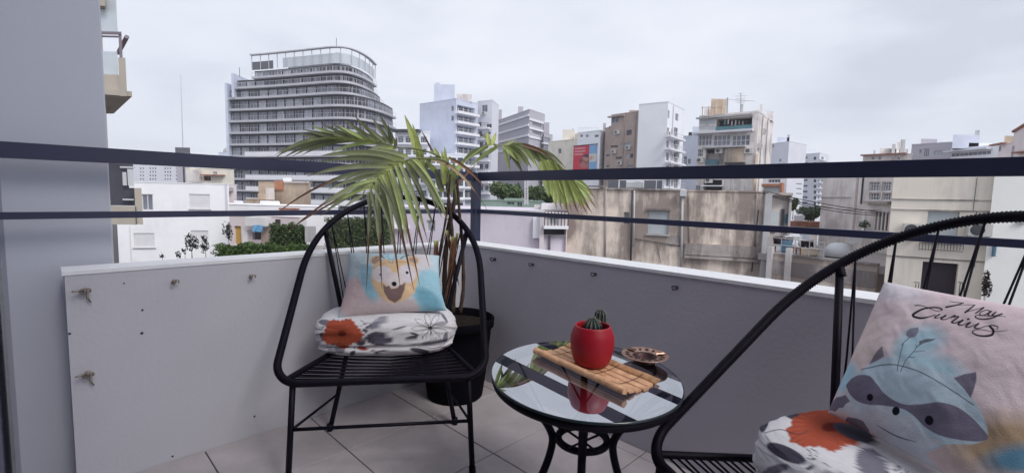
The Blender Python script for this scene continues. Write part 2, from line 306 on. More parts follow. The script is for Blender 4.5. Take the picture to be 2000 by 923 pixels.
def make_chair(label, pose):
    o = thing('woven_chair', label, 'chair', (pose[0], pose[1], 0), pose[2], 'black woven cord chairs', local=True)
    r3 = np.array([h3(x, s) for x, s in HH]); l3 = r3.copy(); l3[:, 0] *= -1
    mb = MB(); wrapped(mb, np.concatenate([l3[::-1], r3[1:]]), .0140, .0072); obj('hoop_frame', mb, M['chair_cord'], o, True)
    for sgn in (-1, 1):
        j = h3(sgn * hoop_x(CH['sj']), CH['sj']); sr = np.array([sgn * CH['wr'], CH['ds'], CH['hr']]); ft = np.array([sgn * CH['wft'], CH['yft'], 0])
        corner = np.array([sgn * (CH['wf'] - .035), .018, CH['hs'] + .004])
        mb = MB(); wrapped(mb, [corner, sr + np.array([0, 0, .006])], .0105); obj('side_rail', mb, M['chair_cord'], o, True)
        mb = MB(); q = [j] + [sr + (j - sr) * t for t in (.5, .06)] + [sr + (ft - sr) * t for t in (.04, .5, 1)]
        q = np.array(q); mb.tube(q, .0098, 10); mb.tube([ft, ft + np.array([0, 0, .028])], .0122, 10); obj('rear_leg', mb, M['chair_metal'], o, True)
        mb = MB(); wrapped(mb, [j - np.array([sgn * .012, .006, .03]), j + (sr - j) * .02], .0125); obj('joint_wrap', mb, M['chair_cord'], o, True)
        f0, f1 = np.array([sgn * .287, .006, CH['hs'] - .01]), np.array([sgn * .305, -.004, 0])
        mb = MB(); mb.tube([f0, f1], .0098, 10); mb.tube([f1, f1 + (f0 - f1) * .08], .0122, 10); obj('front_leg', mb, M['chair_metal'], o, True)
        mb = MB(); mb.tube([f0 + (f1 - f0) * .44, sr + (ft - sr) * .58], .0048, 8); obj('side_stretcher', mb, M['chair_metal'], o, True)
    mb = MB(); mb.tube([(-.297, .002, .192), (.297, .002, .192)], .0062, 8); obj('front_stretcher', mb, M['chair_metal'], o, True)
    mb = MB(); wrapped(mb, [(-CH['wr'] - .01, CH['ds'], CH['hr']), (CH['wr'] + .01, CH['ds'], CH['hr'])], .0105); obj('rear_rail', mb, M['chair_cord'], o, True)
    # back cords: pairs that meet at the hoop and part towards the rear rail
    ss = [.752, .83, .886, .921]
    anch = [(-hoop_x(s), s) for s in ss] + [(0, CH['Ls'])] + [(hoop_x(s), s) for s in ss[::-1]]
    K = len(anch)
    for i, (x, s) in enumerate(anch):
        p = h3(x * .985, s - .008)
        for d in (-.35, .35):
            xe = (i + d - (K - 1) / 2) / (K / 2) * CH['wr']
            mb = MB(); e_ = np.array([xe, CH['ds'] - .004, CH['hr'] + .004]); mid = (p + e_) / 2 + np.array([0, .006, -.004])
            mb.tube([p, mid, e_], .0024, 6); obj('back_cord', mb, M['chair_cord'], o, True)
    # seat cords: a slack zigzag from rail to rail
    n = 22
    for i in range(n):
        ta = .05 + .9 * i / (n - 1); tb = min(1, max(.03, ta + (.055 if i % 2 else -.055)))
        A = lambda t, sg: np.array([sg * ((CH['wf'] - .035) + (CH['wr'] - CH['wf'] + .035) * t), .018 + (CH['ds'] - .018) * t, CH['hs'] + .002])
        a_, b_ = A(ta, -1), A(tb, 1); mid = (a_ + b_) / 2 - np.array([0, 0, .006 + .012 * math.sin(math.pi * ta)])
        mb = MB(); mb.tube([a_, (a_ + mid) / 2 - np.array([0, 0, .002]), mid, (b_ + mid) / 2 - np.array([0, 0, .002]), b_], .0027, 6); obj('seat_cord', mb, M['chair_cord'], o, True)
    return o
POSE1, POSE2 = (-.4221, 1.5197, .1514), (.4425, .7898, -1.2799)
make_chair('black woven cord chair facing us in front of the potted palm', POSE1)
make_chair('black woven cord chair at the right, side on, with the pink raccoon pillow', POSE2)
def place(X, pose):
    c, s = math.cos(pose[2]), math.sin(pose[2]); X = np.atleast_2d(X)
    return np.stack([pose[0] + c * X[:, 0] - s * X[:, 1], pose[1] + s * X[:, 0] + c * X[:, 1], X[:, 2]], 1)

# ------------------------------------------------------------------ fabric prints, drawn as flat colour
def ell(X, Y, cx, cy, rx, ry, ang=0, soft=1.0):
    c, s = math.cos(R(ang)), math.sin(R(ang)); dx, dy = X - cx, Y - cy
    q = np.sqrt(((c * dx + s * dy) / rx) ** 2 + ((-s * dx + c * dy) / ry) ** 2); return np.clip((1 - q) * min(rx, ry) / soft + .5, 0, 1)
def seg_d(X, Y, a, b):
    ax, ay = a; bx, by = b; dx, dy = bx - ax, by - ay; t = np.clip(((X - ax) * dx + (Y - ay) * dy) / (dx * dx + dy * dy + 1e-9), 0, 1)
    return np.hypot(X - ax - t * dx, Y - ay - t * dy), t
def smooth_line(pts, n=6):
    P = np.asarray(pts, float)
    if len(P) < 3: return P
    Q = np.vstack([2 * P[0] - P[1], P, 2 * P[-1] - P[-2]]); out = []
    for i in range(1, len(Q) - 2):
        p0, p1, p2, p3 = Q[i - 1], Q[i], Q[i + 1], Q[i + 2]
        for t in np.linspace(0, 1, n, endpoint=False):
            out.append(.5 * ((2 * p1) + (-p0 + p2) * t + (2 * p0 - 5 * p1 + 4 * p2 - p3) * t * t + (-p0 + 3 * p1 - 3 * p2 + p3) * t ** 3))
    return np.array(out + [P[-1]])
def stroke(X, Y, pts, w, soft=1.0, taper=False, n=6):
    P = smooth_line(pts, n); m = np.zeros_like(X); k = len(P) - 1
    ws = np.full(k + 1, w) if np.ndim(w) == 0 else np.interp(np.linspace(0, 1, k + 1), np.linspace(0, 1, len(w)), w)
    lo, hi = P.min(0) - 4 * np.max(ws) - 3, P.max(0) + 4 * np.max(ws) + 3
    sel = (X > lo[0]) & (X < hi[0]) & (Y > lo[1]) & (Y < hi[1]); xs, ys = X[sel], Y[sel]; mm = np.zeros_like(xs)
    for i in range(k):
        d, t = seg_d(xs, ys, P[i], P[i + 1]); mm = np.maximum(mm, np.clip(((ws[i] + (ws[i + 1] - ws[i]) * t) / 2 - d) / soft + .5, 0, 1))
    m[sel] = mm; return m
def poly(X, Y, pts, soft=1.0, curve=False):
    P = smooth_line(list(pts) + [pts[0]], 6)[:-1] if curve else np.asarray(pts, float)
    ins = np.zeros(X.shape, bool); n = len(P); dm = np.full(X.shape, 1e9)
    for i in range(n):
        (x0, y0), (x1, y1) = P[i], P[(i + 1) % n]
        if y0 != y1:
            c = ((y0 > Y) != (y1 > Y)) & (X < (x1 - x0) * (Y - y0) / (y1 - y0 + 1e-12) + x0); ins ^= c
        dm = np.minimum(dm, seg_d(X, Y, (x0, y0), (x1, y1))[0])
    return np.clip(np.where(ins, dm, -dm) / soft + .5, 0, 1)
class Print:
    def __init__(s, X, Y, base): s.X, s.Y = X, Y; s.c = np.tile(np.asarray(base, float), (len(X), 1))
    def put(s, m, col): s.c = s.c * (1 - m[:, None]) + m[:, None] * np.asarray(col); return s
def fb(x, y, seed=0, f=1.0):                   # cheap smooth noise
    v = 0
    for k_, a_ in ((1, 1), (2.1, .5), (4.3, .25)):
        v = v + a_ * (np.sin(x * f * k_ + 1.7 * seed + 1.3 * np.sin(y * f * k_ * .9 + seed)) * np.cos(y * f * k_ * 1.1 + 2.1 * seed + np.sin(x * f * k_ * .7)))
    return v / 1.75

def pillow_mesh(cor, thick, n, bow, seed, painter):    # corners: top left, top right, bottom right, bottom left; puffed both ways
    TL, TR, BR, BL = map(np.asarray, cor); nrm = np.cross(TR - TL, BL - TL); nrm = nrm / np.linalg.norm(nrm)
    if nrm @ (CAM - TL) < 0: nrm = -nrm
    u, v = np.meshgrid(np.linspace(-1, 1, n), np.linspace(-1, 1, n), indexing='ij'); u, v = u.ravel(), v.ravel()
    uu = u * (1 - bow * (1 - np.abs(v) ** 2.2)); vv = v * (1 - bow * (1 - np.abs(u) ** 2.2))
    s, t = (uu + 1) / 2, (vv + 1) / 2
    base = (TL * ((1 - s) * (1 - t))[:, None] + TR * (s * (1 - t))[:, None] + BR * (s * t)[:, None] + BL * ((1 - s) * t)[:, None])
    h = thick * np.clip((1 - u ** 2) * (1 - v ** 2), 0, 1) ** .42 * (1 + .05 * fb(u * 3, v * 3, seed))
    edge = np.clip(1 - np.maximum(np.abs(u), np.abs(v)), 0, 1)
    h = h + .0035 * fb(u * 7, v * 5, seed + 3, 1.0) * np.clip(edge * 5, 0, 1) * (1 - .4 * edge)
    ang = np.arctan2(v, u); rad = np.maximum(np.abs(u), np.abs(v))            # creases that run in from the corners and seams
    h = h - .0042 * np.clip(rad - .35, 0, 1) * np.clip(1.0 - rad, 0, 1) * 4 * (.5 + .5 * np.cos(9 * ang + 2.5 * fb(u * 2, v * 2, seed)))
    idx = lambda i, j: i * n + j
    fs = [(idx(i, j), idx(i + 1, j), idx(i + 1, j + 1), idx(i, j + 1)) for i in range(n - 1) for j in range(n - 1)]
    X, Y = project(base); col = painter(X, Y)
    mb = MB(); mb.add(base + nrm * h[:, None], fs, col)
    k_ = 41; u2, v2 = np.meshgrid(np.linspace(-1, 1, k_), np.linspace(-1, 1, k_), indexing='ij'); u2, v2 = u2.ravel(), v2.ravel()
    s, t = (u2 * (1 - bow * (1 - np.abs(v2) ** 2.2)) + 1) / 2, (v2 * (1 - bow * (1 - np.abs(u2) ** 2.2)) + 1) / 2
    b2 = (TL * ((1 - s) * (1 - t))[:, None] + TR * (s * (1 - t))[:, None] + BR * (s * t)[:, None] + BL * ((1 - s) * t)[:, None])
    h2 = thick * .8 * np.clip((1 - u2 ** 2) * (1 - v2 ** 2), 0, 1) ** .42
    mb.add(b2 - nrm * (h2 + .0006)[:, None], [(i * k_ + j, i * k_ + j + 1, (i + 1) * k_ + j + 1, (i + 1) * k_ + j) for i in range(k_ - 1) for j in range(k_ - 1)], painter.back)
    return mb
def plane_pt(px, pose, p0, phi):
    c, s = math.cos(pose[2]), math.sin(pose[2]); r = np.array([c, s, 0]); b = np.array([-s, c, 0]); u = b * math.cos(phi) + UP * math.sin(phi)
    n = np.cross(r, u); O = place(p0, pose)[0]; d = ray(*px); return CAM + d * (((O - CAM) @ n) / (d @ n))

# colours of the prints (paint values)
WHITE = (.72, .70, .72)
def paint_bear(X, Y):
    z = lambda x, y: (x / 6.59 + 660, y / 6.59 + 480); Zx, Zy = (X - 660) * 6.59, (Y - 480) * 6.59
    p = Print(X, Y, (.46, .60, .66)); A = Zx, Zy; sf = 9
    wash = lambda cx, cy, rx, ry, col, ang=0, soft=90: p.put(ell(*A, cx, cy, rx, ry, ang, soft), col)
    wash(250, 700, 330, 240, (.62, .47, .48)); wash(640, 860, 500, 150, (.60, .50, .50)); wash(1050, 330, 160, 260, (.60, .56, .58)); wash(330, 280, 200, 220, (.47, .56, .60))
    wash(430, 560, 110, 230, (.30, .50, .60), -15, 40); wash(1200, 640, 210, 260, (.31, .52, .61), 0, 60); wash(1160, 740, 190, 90, (.17, .36, .46), 20, 60)
    for cx in (500, 975): p.put(ell(*A, cx, 282, 72, 70, 0, sf), (.62, .42, .25)); p.put(ell(*A, cx, 290, 50, 52, 0, sf), (.36, .25, .20))
    p.put(poly(*A, [(470, 380), (560, 300), (740, 280), (920, 300), (1020, 380), (1030, 560), (960, 720), (740, 800), (560, 740), (450, 560)], 14, True), (.66, .46, .28))
    p.put(ell(*A, 585, 480, 125, 105, 0, 25), (.66, .60, .62)); p.put(ell(*A, 900, 470, 110, 115, 0, 25), (.66, .60, .64)); p.put(ell(*A, 735, 560, 130, 90, 0, 30), (.66, .58, .58))
    p.put(poly(*A, [(596, 610), (640, 640), (670, 625), (700, 660), (740, 655), (780, 645), (800, 620), (840, 605), (880, 575), (868, 660), (820, 760), (740, 800), (660, 770), (610, 700)], sf), (.19, .125, .12))
    p.put(ell(*A, 738, 605, 32, 27, 0, sf), (.012, .01, .012)); p.put(ell(*A, 566, 494, 13, 15, 0, 6), (.02, .02, .04)); p.put(ell(*A, 900, 464, 19, 18, 0, 6), (.015, .015, .03))
    br = (.10, .055, .05)
    for l_, w in (([(500, 230), (570, 236), (610, 262)], 14), ([(560, 150), (570, 200), (585, 245)], 16), ([(530, 150), (592, 135)], 10), ([(580, 200), (632, 172)], 11), ([(815, 270), (880, 215), (975, 195)], 15), ([(915, 200), (905, 150)], 11), ([(850, 150), (905, 185)], 9), ([(930, 140), (975, 135)], 7)):
        p.put(stroke(*A, l_, w, 6), br)
    for l_ in ([(655, 190), (665, 270), (690, 350)], [(740, 220), (730, 290), (712, 355)]): p.put(stroke(*A, l_, 9, 6), (.12, .30, .42))
    for cx, cy, an in ((655, 185, -75), (690, 275, 60), (745, 230, -60), (640, 240, 30), (720, 280, -40)): p.put(ell(*A, cx, cy, 34, 14, an, 6), (.28, .52, .62))
    p.put(stroke(*A, [(480, 395), (600, 345), (740, 330), (900, 330), (1010, 370)], 7, 6), (.45, .28, .16))
    return p.c
paint_bear.back = (.5, .55, .6)
def paint_raccoon(X, Y):
    p = Print(X, Y, (.70, .56, .59)); P_ = (X, Y); q = lambda L: [(x / 4.139 + 1620, y / 4.139 + 700) for x, y in L]; tx = lambda L: [(x / 5.129 + 1620, y / 5.129 + 550) for x, y in L]
    n = fb(X * .02, Y * .02, 2); p.put(np.clip(.25 + .3 * n, 0, .5), (.76, .65, .66))
    p.put(ell(*P_, 1760, 575, 60, 25, 20, 30), (.72, .67, .72)); p.put(ell(*P_, 1690, 690, 50, 70, 25, 40), (.76, .63, .60))
    p.put(ell(*P_, 1980, 880, 110, 50, -8, 45), (.42, .30, .20)); p.put(ell(*P_, 2010, 905, 70, 25, -10, 22), (.12, .25, .36)); p.put(ell(*P_, 1660, 745, 30, 30, 0, 22), (.44, .66, .77))
    for c_ in ((1825, 690, 42, 28, -10), (1795, 712, 22, 28, 10), (1840, 745, 70, 30, 15)): p.put(ell(*P_, *c_, 26), (.46, .64, .73))
    blue = (.50, .61, .69)
    p.put(poly(*P_, q([(300, 190), (420, 110), (560, 90), (720, 110), (900, 180), (1100, 260), (1230, 390), (1330, 560), (1345, 700), (1230, 760), (1010, 765), (820, 800), (640, 730), (440, 600), (300, 470), (190, 300)]), 1.5, True), blue)
    p.put(poly(*P_, q([(215, 360), (330, 470), (520, 440), (640, 520), (760, 560), (880, 700), (1010, 745), (830, 800), (900, 923), (700, 900), (460, 700), (320, 560), (130, 450), (40, 410), (100, 330)]), 2.0, True), (.60, .64, .70))
    p.put(ell(*P_, 1725, 838, 34, 22, 25, 14), (.55, .55, .60))
    dk = (.185, .165, .225)
    p.put(poly(*P_, q([(185, 262), (240, 215), (330, 202), (415, 225), (470, 285), (530, 360), (620, 425), (720, 462), (850, 464), (980, 455), (1100, 475), (1200, 530), (1290, 615), (1352, 700), (1300, 735), (1180, 738), (1040, 715), (930, 675), (840, 615), (770, 545), (700, 500), (610, 470), (500, 448), (390, 438), (290, 400), (220, 335)]), 1.3, True), dk)
    p.put(stroke(*P_, q([(190, 290), (240, 370), (330, 430), (430, 455)]), 1.5, 1), (.62, .62, .66))
    p.put(poly(*P_, q([(395, 120), (440, 60), (510, 0), (525, -5), (540, 80)]), 1.2), (.24, .215, .26)); p.put(poly(*P_, q([(1108, 262), (1200, 228), (1282, 212), (1285, 260), (1268, 340), (1236, 415), (1190, 350)]), 1.2, False), dk)
    p.put(poly(*P_, q([(0, 420), (40, 360), (90, 340), (140, 345), (180, 335), (220, 390), (180, 405), (150, 430), (110, 425), (70, 445), (30, 430)]), 1.2), (.20, .18, .235)); p.put(poly(*P_, q([(90, 520), (180, 495), (270, 520), (320, 545), (350, 600), (300, 620), (200, 590)]), 1.2), (.17, .16, .21))
    for cx, cy, rx in ((410, 387, 28), (622, 501, 35), (893, 580, 37)): p.put(ell(*P_, cx / 4.139 + 1620, cy / 4.139 + 700, rx / 4.139, rx * .93 / 4.139, 0, .9), (.012, .012, .02))
    p.put(stroke(*P_, q([(335, 158), (430, 147), (540, 143), (660, 155), (800, 200), (950, 275), (1100, 365), (1255, 468)]), 1.7, .9), (.05, .065, .09))
    p.put(stroke(*P_, q([(440, 585), (540, 645), (640, 690), (760, 725)]), [1.0, 2.0, 2.0, .6], .9), (.06, .08, .12))
    st = (.05, .09, .12)
    p.put(stroke(*P_, q([(652, 200), (660, 130), (680, 50), (700, -15)]) + tx([(850, 760), (915, 690)]), 1.4, .9), st); p.put(stroke(*P_, q([(678, 208), (720, 120), (790, 40)]) + tx([(990, 790), (1060, 730)]), 1.4, .9), st)
    p.put(poly(*P_, tx([(890, 625), (930, 590), (1010, 578), (1012, 630), (985, 675), (920, 690), (888, 660)]), 1.2), (.25, .25, .32)); p.put(poly(*P_, tx([(1025, 720), (1080, 700), (1185, 692), (1150, 720), (1060, 745), (1020, 770)]), 1.2), (.16, .17, .21))
    for l_ in ([(985, 830), (1080, 818)], [(930, 885), (985, 888)], [(1000, 785), (990, 755)]): p.put(stroke(*P_, tx(l_), [1.8, 1.0], .9), (.13, .18, .22))
    ink = (.018, .016, .022)
    for L_, w in (([(1280, 280), (1330, 291), (1415, 296)], [.6, 1.2]), ([(1415, 296), (1350, 328), (1258, 352)], [1.4, 3.0]), ([(1262, 350), (1400, 322), (1525, 318)], [.6, .8]), ([(1530, 316), (1500, 360), (1452, 410)], [1.6, 3.0]), ([(1455, 408), (1530, 380), (1605, 345)], [.6, .8]), ([(1615, 342), (1590, 375), (1552, 416)], [2.8, 1.8]),
                   ([(1692, 388), (1650, 372), (1600, 398), (1592, 432), (1640, 430), (1695, 388)], 1.5), ([(1698, 386), (1672, 425), (1700, 440), (1735, 415)], [2.4, 1.4]), ([(1745, 395), (1716, 428), (1745, 441), (1798, 418)], [2.2, 1.6]), ([(1805, 415), (1730, 462), (1640, 478), (1570, 468), (1552, 448), (1590, 432), (1700, 445), (1842, 442)], [2.4, 2.2, .9, .6]),
                   ([(945, 330), (985, 328), (1060, 350), (1160, 392), (1215, 385)], [1.6, .8, 1.0]), ([(1222, 380), (1190, 360), (1120, 354), (1040, 368), (972, 402), (936, 432), (955, 460), (1020, 474), (1090, 466), (1160, 440)], [2.0, 2.2, 3.8, 3.4, 1.2]),
                   ([(1200, 436), (1158, 470), (1190, 476), (1255, 450)], [2.6, 1.6, .8]), ([(1262, 448), (1222, 486), (1262, 492), (1310, 468)], [2.8, 1.8, .8]), ([(1318, 470), (1352, 448), (1362, 462), (1334, 462)], 1.8), ([(1356, 462), (1392, 462), (1332, 518), (1362, 528), (1420, 500)], [1.2, 2.6, .9]), ([(1432, 495), (1392, 540), (1430, 546), (1490, 520)], [2.8, 1.8, .9]), ([(1483, 484), (1492, 482)], 2.6),
                   ([(1505, 518), (1466, 560), (1500, 566), (1578, 536)], [2.8, 1.8, .9]), ([(1590, 530), (1556, 575), (1600, 584), (1660, 556)], [2.8, 1.8, .8]), ([(1655, 560), (1720, 545), (1782, 560), (1775, 585)], [.8, 1.6, 1.0]), ([(1700, 552), (1738, 600), (1726, 645), (1665, 664), (1590, 658), (1540, 628), (1562, 602), (1640, 598), (1740, 610), (1872, 597)], [3.0, 3.6, 1.8, .8, .6])):
        p.put(stroke(*P_, tx(L_), np.asarray(w) * 1.25 + .55, .8), ink)
    return p.c
paint_raccoon.back = (.55, .44, .45)
def floral(X, Y, z, items):
    p = Print(X, Y, WHITE); A = z(X, Y)
    for kind, *a in items:
        if kind == 'flower':
            cx, cy, r_, ry = a; th = np.arctan2(A[1] - cy, A[0] - cx); rad = np.hypot((A[0] - cx) / r_, (A[1] - cy) / ry)
            edge = 1 + .09 * np.sin(5 * th + .6) + .035 * np.sin(23 * th) + .02 * np.sin(41 * th); m = np.clip((edge - rad) * 22, 0, 1)
            tone = .5 + .5 * np.sin(46 * th + 5 * rad) * np.clip(rad, 0, 1); col = np.array([.42, .09, .05]) * (1 - .45 * np.clip(1 - rad * 1.5, 0, 1))[:, None] * (.8 + .35 * tone)[:, None]
            p.c = p.c * (1 - m[:, None]) + m[:, None] * col; p.put(ell(*A, cx, cy, r_ * .2, ry * .2, 0, 12), (.13, .02, .015))
        elif kind == 'leaf': p.put(ell(*A, *a[:5], 8), a[5])
        elif kind == 'line': p.put(stroke(*A, a[0], a[1], 5), (.05, .045, .06))
        elif kind == 'lily':
            cx, cy, r_ = a
            for i in range(9):
                th = i * 2 * math.pi / 9 + .3; e1 = (cx + r_ * math.cos(th), cy + r_ * .8 * math.sin(th)); s_ = .22
                l1 = (cx + r_ * .65 * math.cos(th - s_), cy + r_ * .55 * math.sin(th - s_)); l2 = (cx + r_ * .65 * math.cos(th + s_), cy + r_ * .55 * math.sin(th + s_))
                p.put(stroke(*A, [(cx, cy), l1, e1], [9, 4], 5), (.05, .045, .06)); p.put(stroke(*A, [(cx, cy), l2, e1], [5, 4], 5), (.09, .08, .10))
            p.put(ell(*A, cx, cy, 26, 20, 0, 8), (.04, .035, .05))
    return p.c
GY, DG, MG = (.20, .19, .235), (.07, .065, .09), (.34, .32, .36)
def paint_floral_one(X, Y):
    z = lambda x, y: ((x - 600) * 6.667, (y - 580) * 6.667)
    it = [('leaf', 240, 330, 90, 40, 10, GY), ('leaf', 900, 350, 120, 50, -25, MG), ('leaf', 960, 290, 80, 40, -20, MG), ('leaf', 880, 360, 90, 36, -20, GY), ('leaf', 930, 545, 170, 85, 5, DG), ('line', [(740, 540), (830, 470), (960, 450), (1060, 520)], 12), ('leaf', 950, 560, 120, 50, 8, (.14, .13, .17)), ('leaf', 1350, 530, 90, 26, -12, DG), ('leaf', 1395, 478, 60, 16, 15, DG), ('leaf', 1200, 400, 90, 14, -15, GY),
          ('leaf', 1660, 590, 180, 42, -8, MG), ('leaf', 1800, 520, 30, 70, 10, GY), ('lily', 1600, 400, 250), ('leaf', 1740, 340, 90, 26, -8, MG), ('leaf', 1790, 270, 70, 18, 55, GY),
          ('line', [(700, 300), (780, 380), (720, 450)], 9), ('line', [(680, 380), (800, 330), (820, 420)], 7), ('leaf', 760, 440, 44, 22, 40, DG), ('leaf', 690, 590, 60, 40, 10, DG), ('leaf', 210, 490, 50, 30, 10, DG), ('line', [(90, 520), (150, 480), (190, 560), (120, 590)], 8), ('line', [(100, 400), (180, 420), (210, 380)], 8),
          ('flower', 455, 470, 262, 190), ('leaf', 420, 690, 70, 34, 10, GY), ('leaf', 320, 710, 60, 40, 30, MG), ('leaf', 590, 725, 40, 26, -30, DG), ('leaf', 720, 665, 72, 26, 8, (.30, .05, .04)), ('leaf', 890, 715, 60, 16, 30, DG), ('leaf', 960, 710, 60, 13, -25, DG), ('leaf', 1465, 695, 130, 32, 10, DG), ('leaf', 1800, 650, 60, 16, -15, MG), ('line', [(1450, 640), (1650, 660), (1790, 610)], 8),
          ('line', [(240, 650), (600, 645), (1000, 625), (1500, 600), (1800, 560)], 5), ('leaf', 160, 700, 40, 20, 20, GY), ('leaf', 120, 640, 30, 16, 50, MG), ('line', [(620, 640), (612, 780)], 7)]
    return floral(X, Y, z, it)
paint_floral_one.back = WHITE
def paint_floral_two(X, Y):
    z = lambda x, y: ((x - 1480) * 4.5, (y - 760) * 4.5)
    it = [('leaf', 60, 250, 44, 130, 12, DG), ('leaf', 250, 560, 190, 60, 25, DG), ('leaf', 330, 220, 150, 50, 22, DG), ('leaf', 130, 90, 70, 26, -25, GY), ('leaf', 70, 120, 40, 20, -40, MG), ('flower', 640, 330, 400, 200), ('leaf', 1000, 660, 120, 170, -35, GY), ('leaf', 850, 380, 200, 60, 22, DG),
          ('line', [(60, 380), (200, 350), (330, 390), (420, 370), (470, 330)], 7), ('line', [(430, 520), (470, 560), (440, 610), (500, 600), (520, 550), (470, 520)], 8), ('line', [(430, 700), (560, 640), (640, 700), (520, 740)], 7), ('line', [(1100, 560), (1250, 620), (1400, 600)], 9), ('line', [(1150, 640), (1300, 680), (1350, 600)], 7), ('leaf', 160, 700, 120, 40, -15, GY), ('lily', 1300, 800, 220), ('leaf', 700, 760, 140, 40, 10, MG)]
    return floral(X, Y, z, it)
paint_floral_two.back = WHITE
def cushion(label, pose, c, hx, hy, hz, n, painter, seed, e1=.42, e2=.6, sag=.0, group='floral seat cushions'):
    # a soft folded cushion: a rounded box with folds, local to its chair
    k1, k2 = n, n // 2
    ph, th = np.meshgrid(np.linspace(-math.pi, math.pi, k1, endpoint=False), np.linspace(-math.pi / 2 + .02, math.pi / 2 - .02, k2), indexing='ij'); ph, th = ph.ravel(), th.ravel()
    sp = lambda w, m: np.sign(w) * np.abs(w) ** m
    x = sp(np.cos(th), e1) * sp(np.cos(ph), e2); y = sp(np.cos(th), e1) * sp(np.sin(ph), e2); zz = sp(np.sin(th), .55)
    d = 1 + .035 * fb(x * 2.2, y * 2 + zz * 2, seed) + .018 * fb(x * 6, zz * 7 + y * 5, seed + 1)
    fold = -.055 * np.exp(-((zz + .38 - .05 * x) / .10) ** 2)                # the crease where it is folded over
    d = d + fold * np.abs(np.cos(th)) ** .3
    P = np.stack([c[0] + hx * x * d, c[1] + hy * y * d, c[2] + hz * zz * (1 + .06 * fb(x * 2.5, y * 3, seed + 5)) + sag * x], 1)
    W = place(P, pose); X, Y = project(W); col = painter(X, Y)
    fs = [(i * k2 + j, ((i + 1) % k1) * k2 + j, ((i + 1) % k1) * k2 + j + 1, i * k2 + j + 1) for i in range(k1) for j in range(k2 - 1)]
    fs += [tuple(i * k2 for i in range(k1))[::-1], tuple(i * k2 + k2 - 1 for i in range(k1))]
    mb = MB(); mb.add(W, fs, col); return tag(obj('seat_cushion', mb, M['fabric'], None, True), label, 'cushion', group)
cushion('white floral cushion with a red poppy, on the chair facing us', POSE1, (-.022, .365, .424), .272, .165, .080, 300, paint_floral_one, 1)
cushion('white floral cushion under the pink raccoon pillow on the right chair', POSE2, (.03, .33, .415), .255, .20, .075, 300, paint_floral_two, 4)
def q1(px): return plane_pt(px, POSE1, (0, .27, .492), R(44))
tag(obj('bear_pillow', pillow_mesh([q1((682, 494)), q1((858, 499)), q1((873, 606)), q1((658, 622))], .068, 170, .062, 2, paint_bear), M['fabric'], None, True), 'blue and cream pillow with a bear face, on the chair facing us', 'pillow', 'printed throw pillows')
def q2(px): return plane_pt(px, POSE2, (0, .28, .47), R(53))
tag(obj('raccoon_pillow', pillow_mesh([q2((1728, 550)), q2((2125, 620)), q2((1990, 1012)), q2((1617, 806))], .052, 320, .035, 5, paint_raccoon), M['fabric'], None, True), 'pink pillow with a raccoon face and script lettering on the right chair', 'pillow', 'printed throw pillows')

# ------------------------------------------------------------------ glass table and what stands on it
TC = np.array([.2045, 1.2255, .5]); TR_ = .254
tn_ = np.array([.0184, -.0418, 1.0]); tn_ /= np.linalg.norm(tn_)
te1 = np.cross((0, 1.0, 0), tn_); te1 /= np.linalg.norm(te1); te2 = np.cross(tn_, te1)
def tab(r, a, h=0.0): return TC + te1 * r * math.cos(a) + te2 * r * math.sin(a) + tn_ * h
tb = thing('side_table', 'small round glass topped table with black woven frame', 'table', (TC[0], TC[1], 0))
N_ = 96; A_ = np.linspace(0, 2 * math.pi, N_, endpoint=False)
mb = MB(); top = [tab(TR_ - .004, a, .0005) for a in A_]
mb.add(top, [tuple(range(N_))]); obj('glass_top', mb, M['table_glass'], tb)
mb = MB(); ring = [tab(TR_ - .004, a, .0005) for a in A_] + [tab(TR_ - .001, a, -.001) for a in A_] + [tab(TR_ - .001, a, -.005) for a in A_]
mb.add(ring, [(k_ * N_ + i, k_ * N_ + (i + 1) % N_, (k_ + 1) * N_ + (i + 1) % N_, (k_ + 1) * N_ + i) for k_ in (0, 1) for i in range(N_)]); obj('glass_edge', mb, M['glass_edge'], tb, True)
mb = MB(); Q = np.array([tab(TR_ - .016, a, -.0185) for a in np.linspace(0, 2 * math.pi, 480, endpoint=False)]); mb.tube(Q, np.array([.0125, .011] * 240), 8, True); obj('rim', mb, M['chair_cord'], tb, True)
RZ, RR = .318, .066
def tp(r, a, z): return np.array([TC[0] + r * math.cos(a), TC[1] + r * math.sin(a), z])
mb = MB(); Q = np.array([tp(RR, a, RZ) for a in np.linspace(0, 2 * math.pi, 160, endpoint=False)]); mb.tube(Q, np.array([.0105, .0092] * 80), 8, True); obj('leg_ring', mb, M['chair_cord'], tb, True)
for i in range(4):
    a = R(-99 + 90 * i); b_ = tab(TR_ - .03, a, -.022)
    pts = [b_, tp(.175, a, .435), tp(.115, a, .372), tp(.086, a, RZ + .01), tp(.083, a, RZ - .03), tp(.105, a, .21), tp(.15, a, .11), tp(.19, a, 0)]
    P3 = smooth_line(pts, 8); mb = MB(); wrapped(mb, P3, .0115, .0055, 8); obj('leg', mb, M['chair_cord'], tb, True)
    for s in (-1, 1):
        mb = MB(); mb.tube([tab(TR_ - .035, a + s * R(26), -.02), tp(RR + .004, a - s * R(34), RZ)], .0034, 6); obj('brace', mb, M['chair_metal'], tb, True)
def on_tab(px, py, h):
    r = ray(px, py); O = TC + tn_ * h; return CAM + r * (((O - CAM) @ tn_) / (r @ tn_))
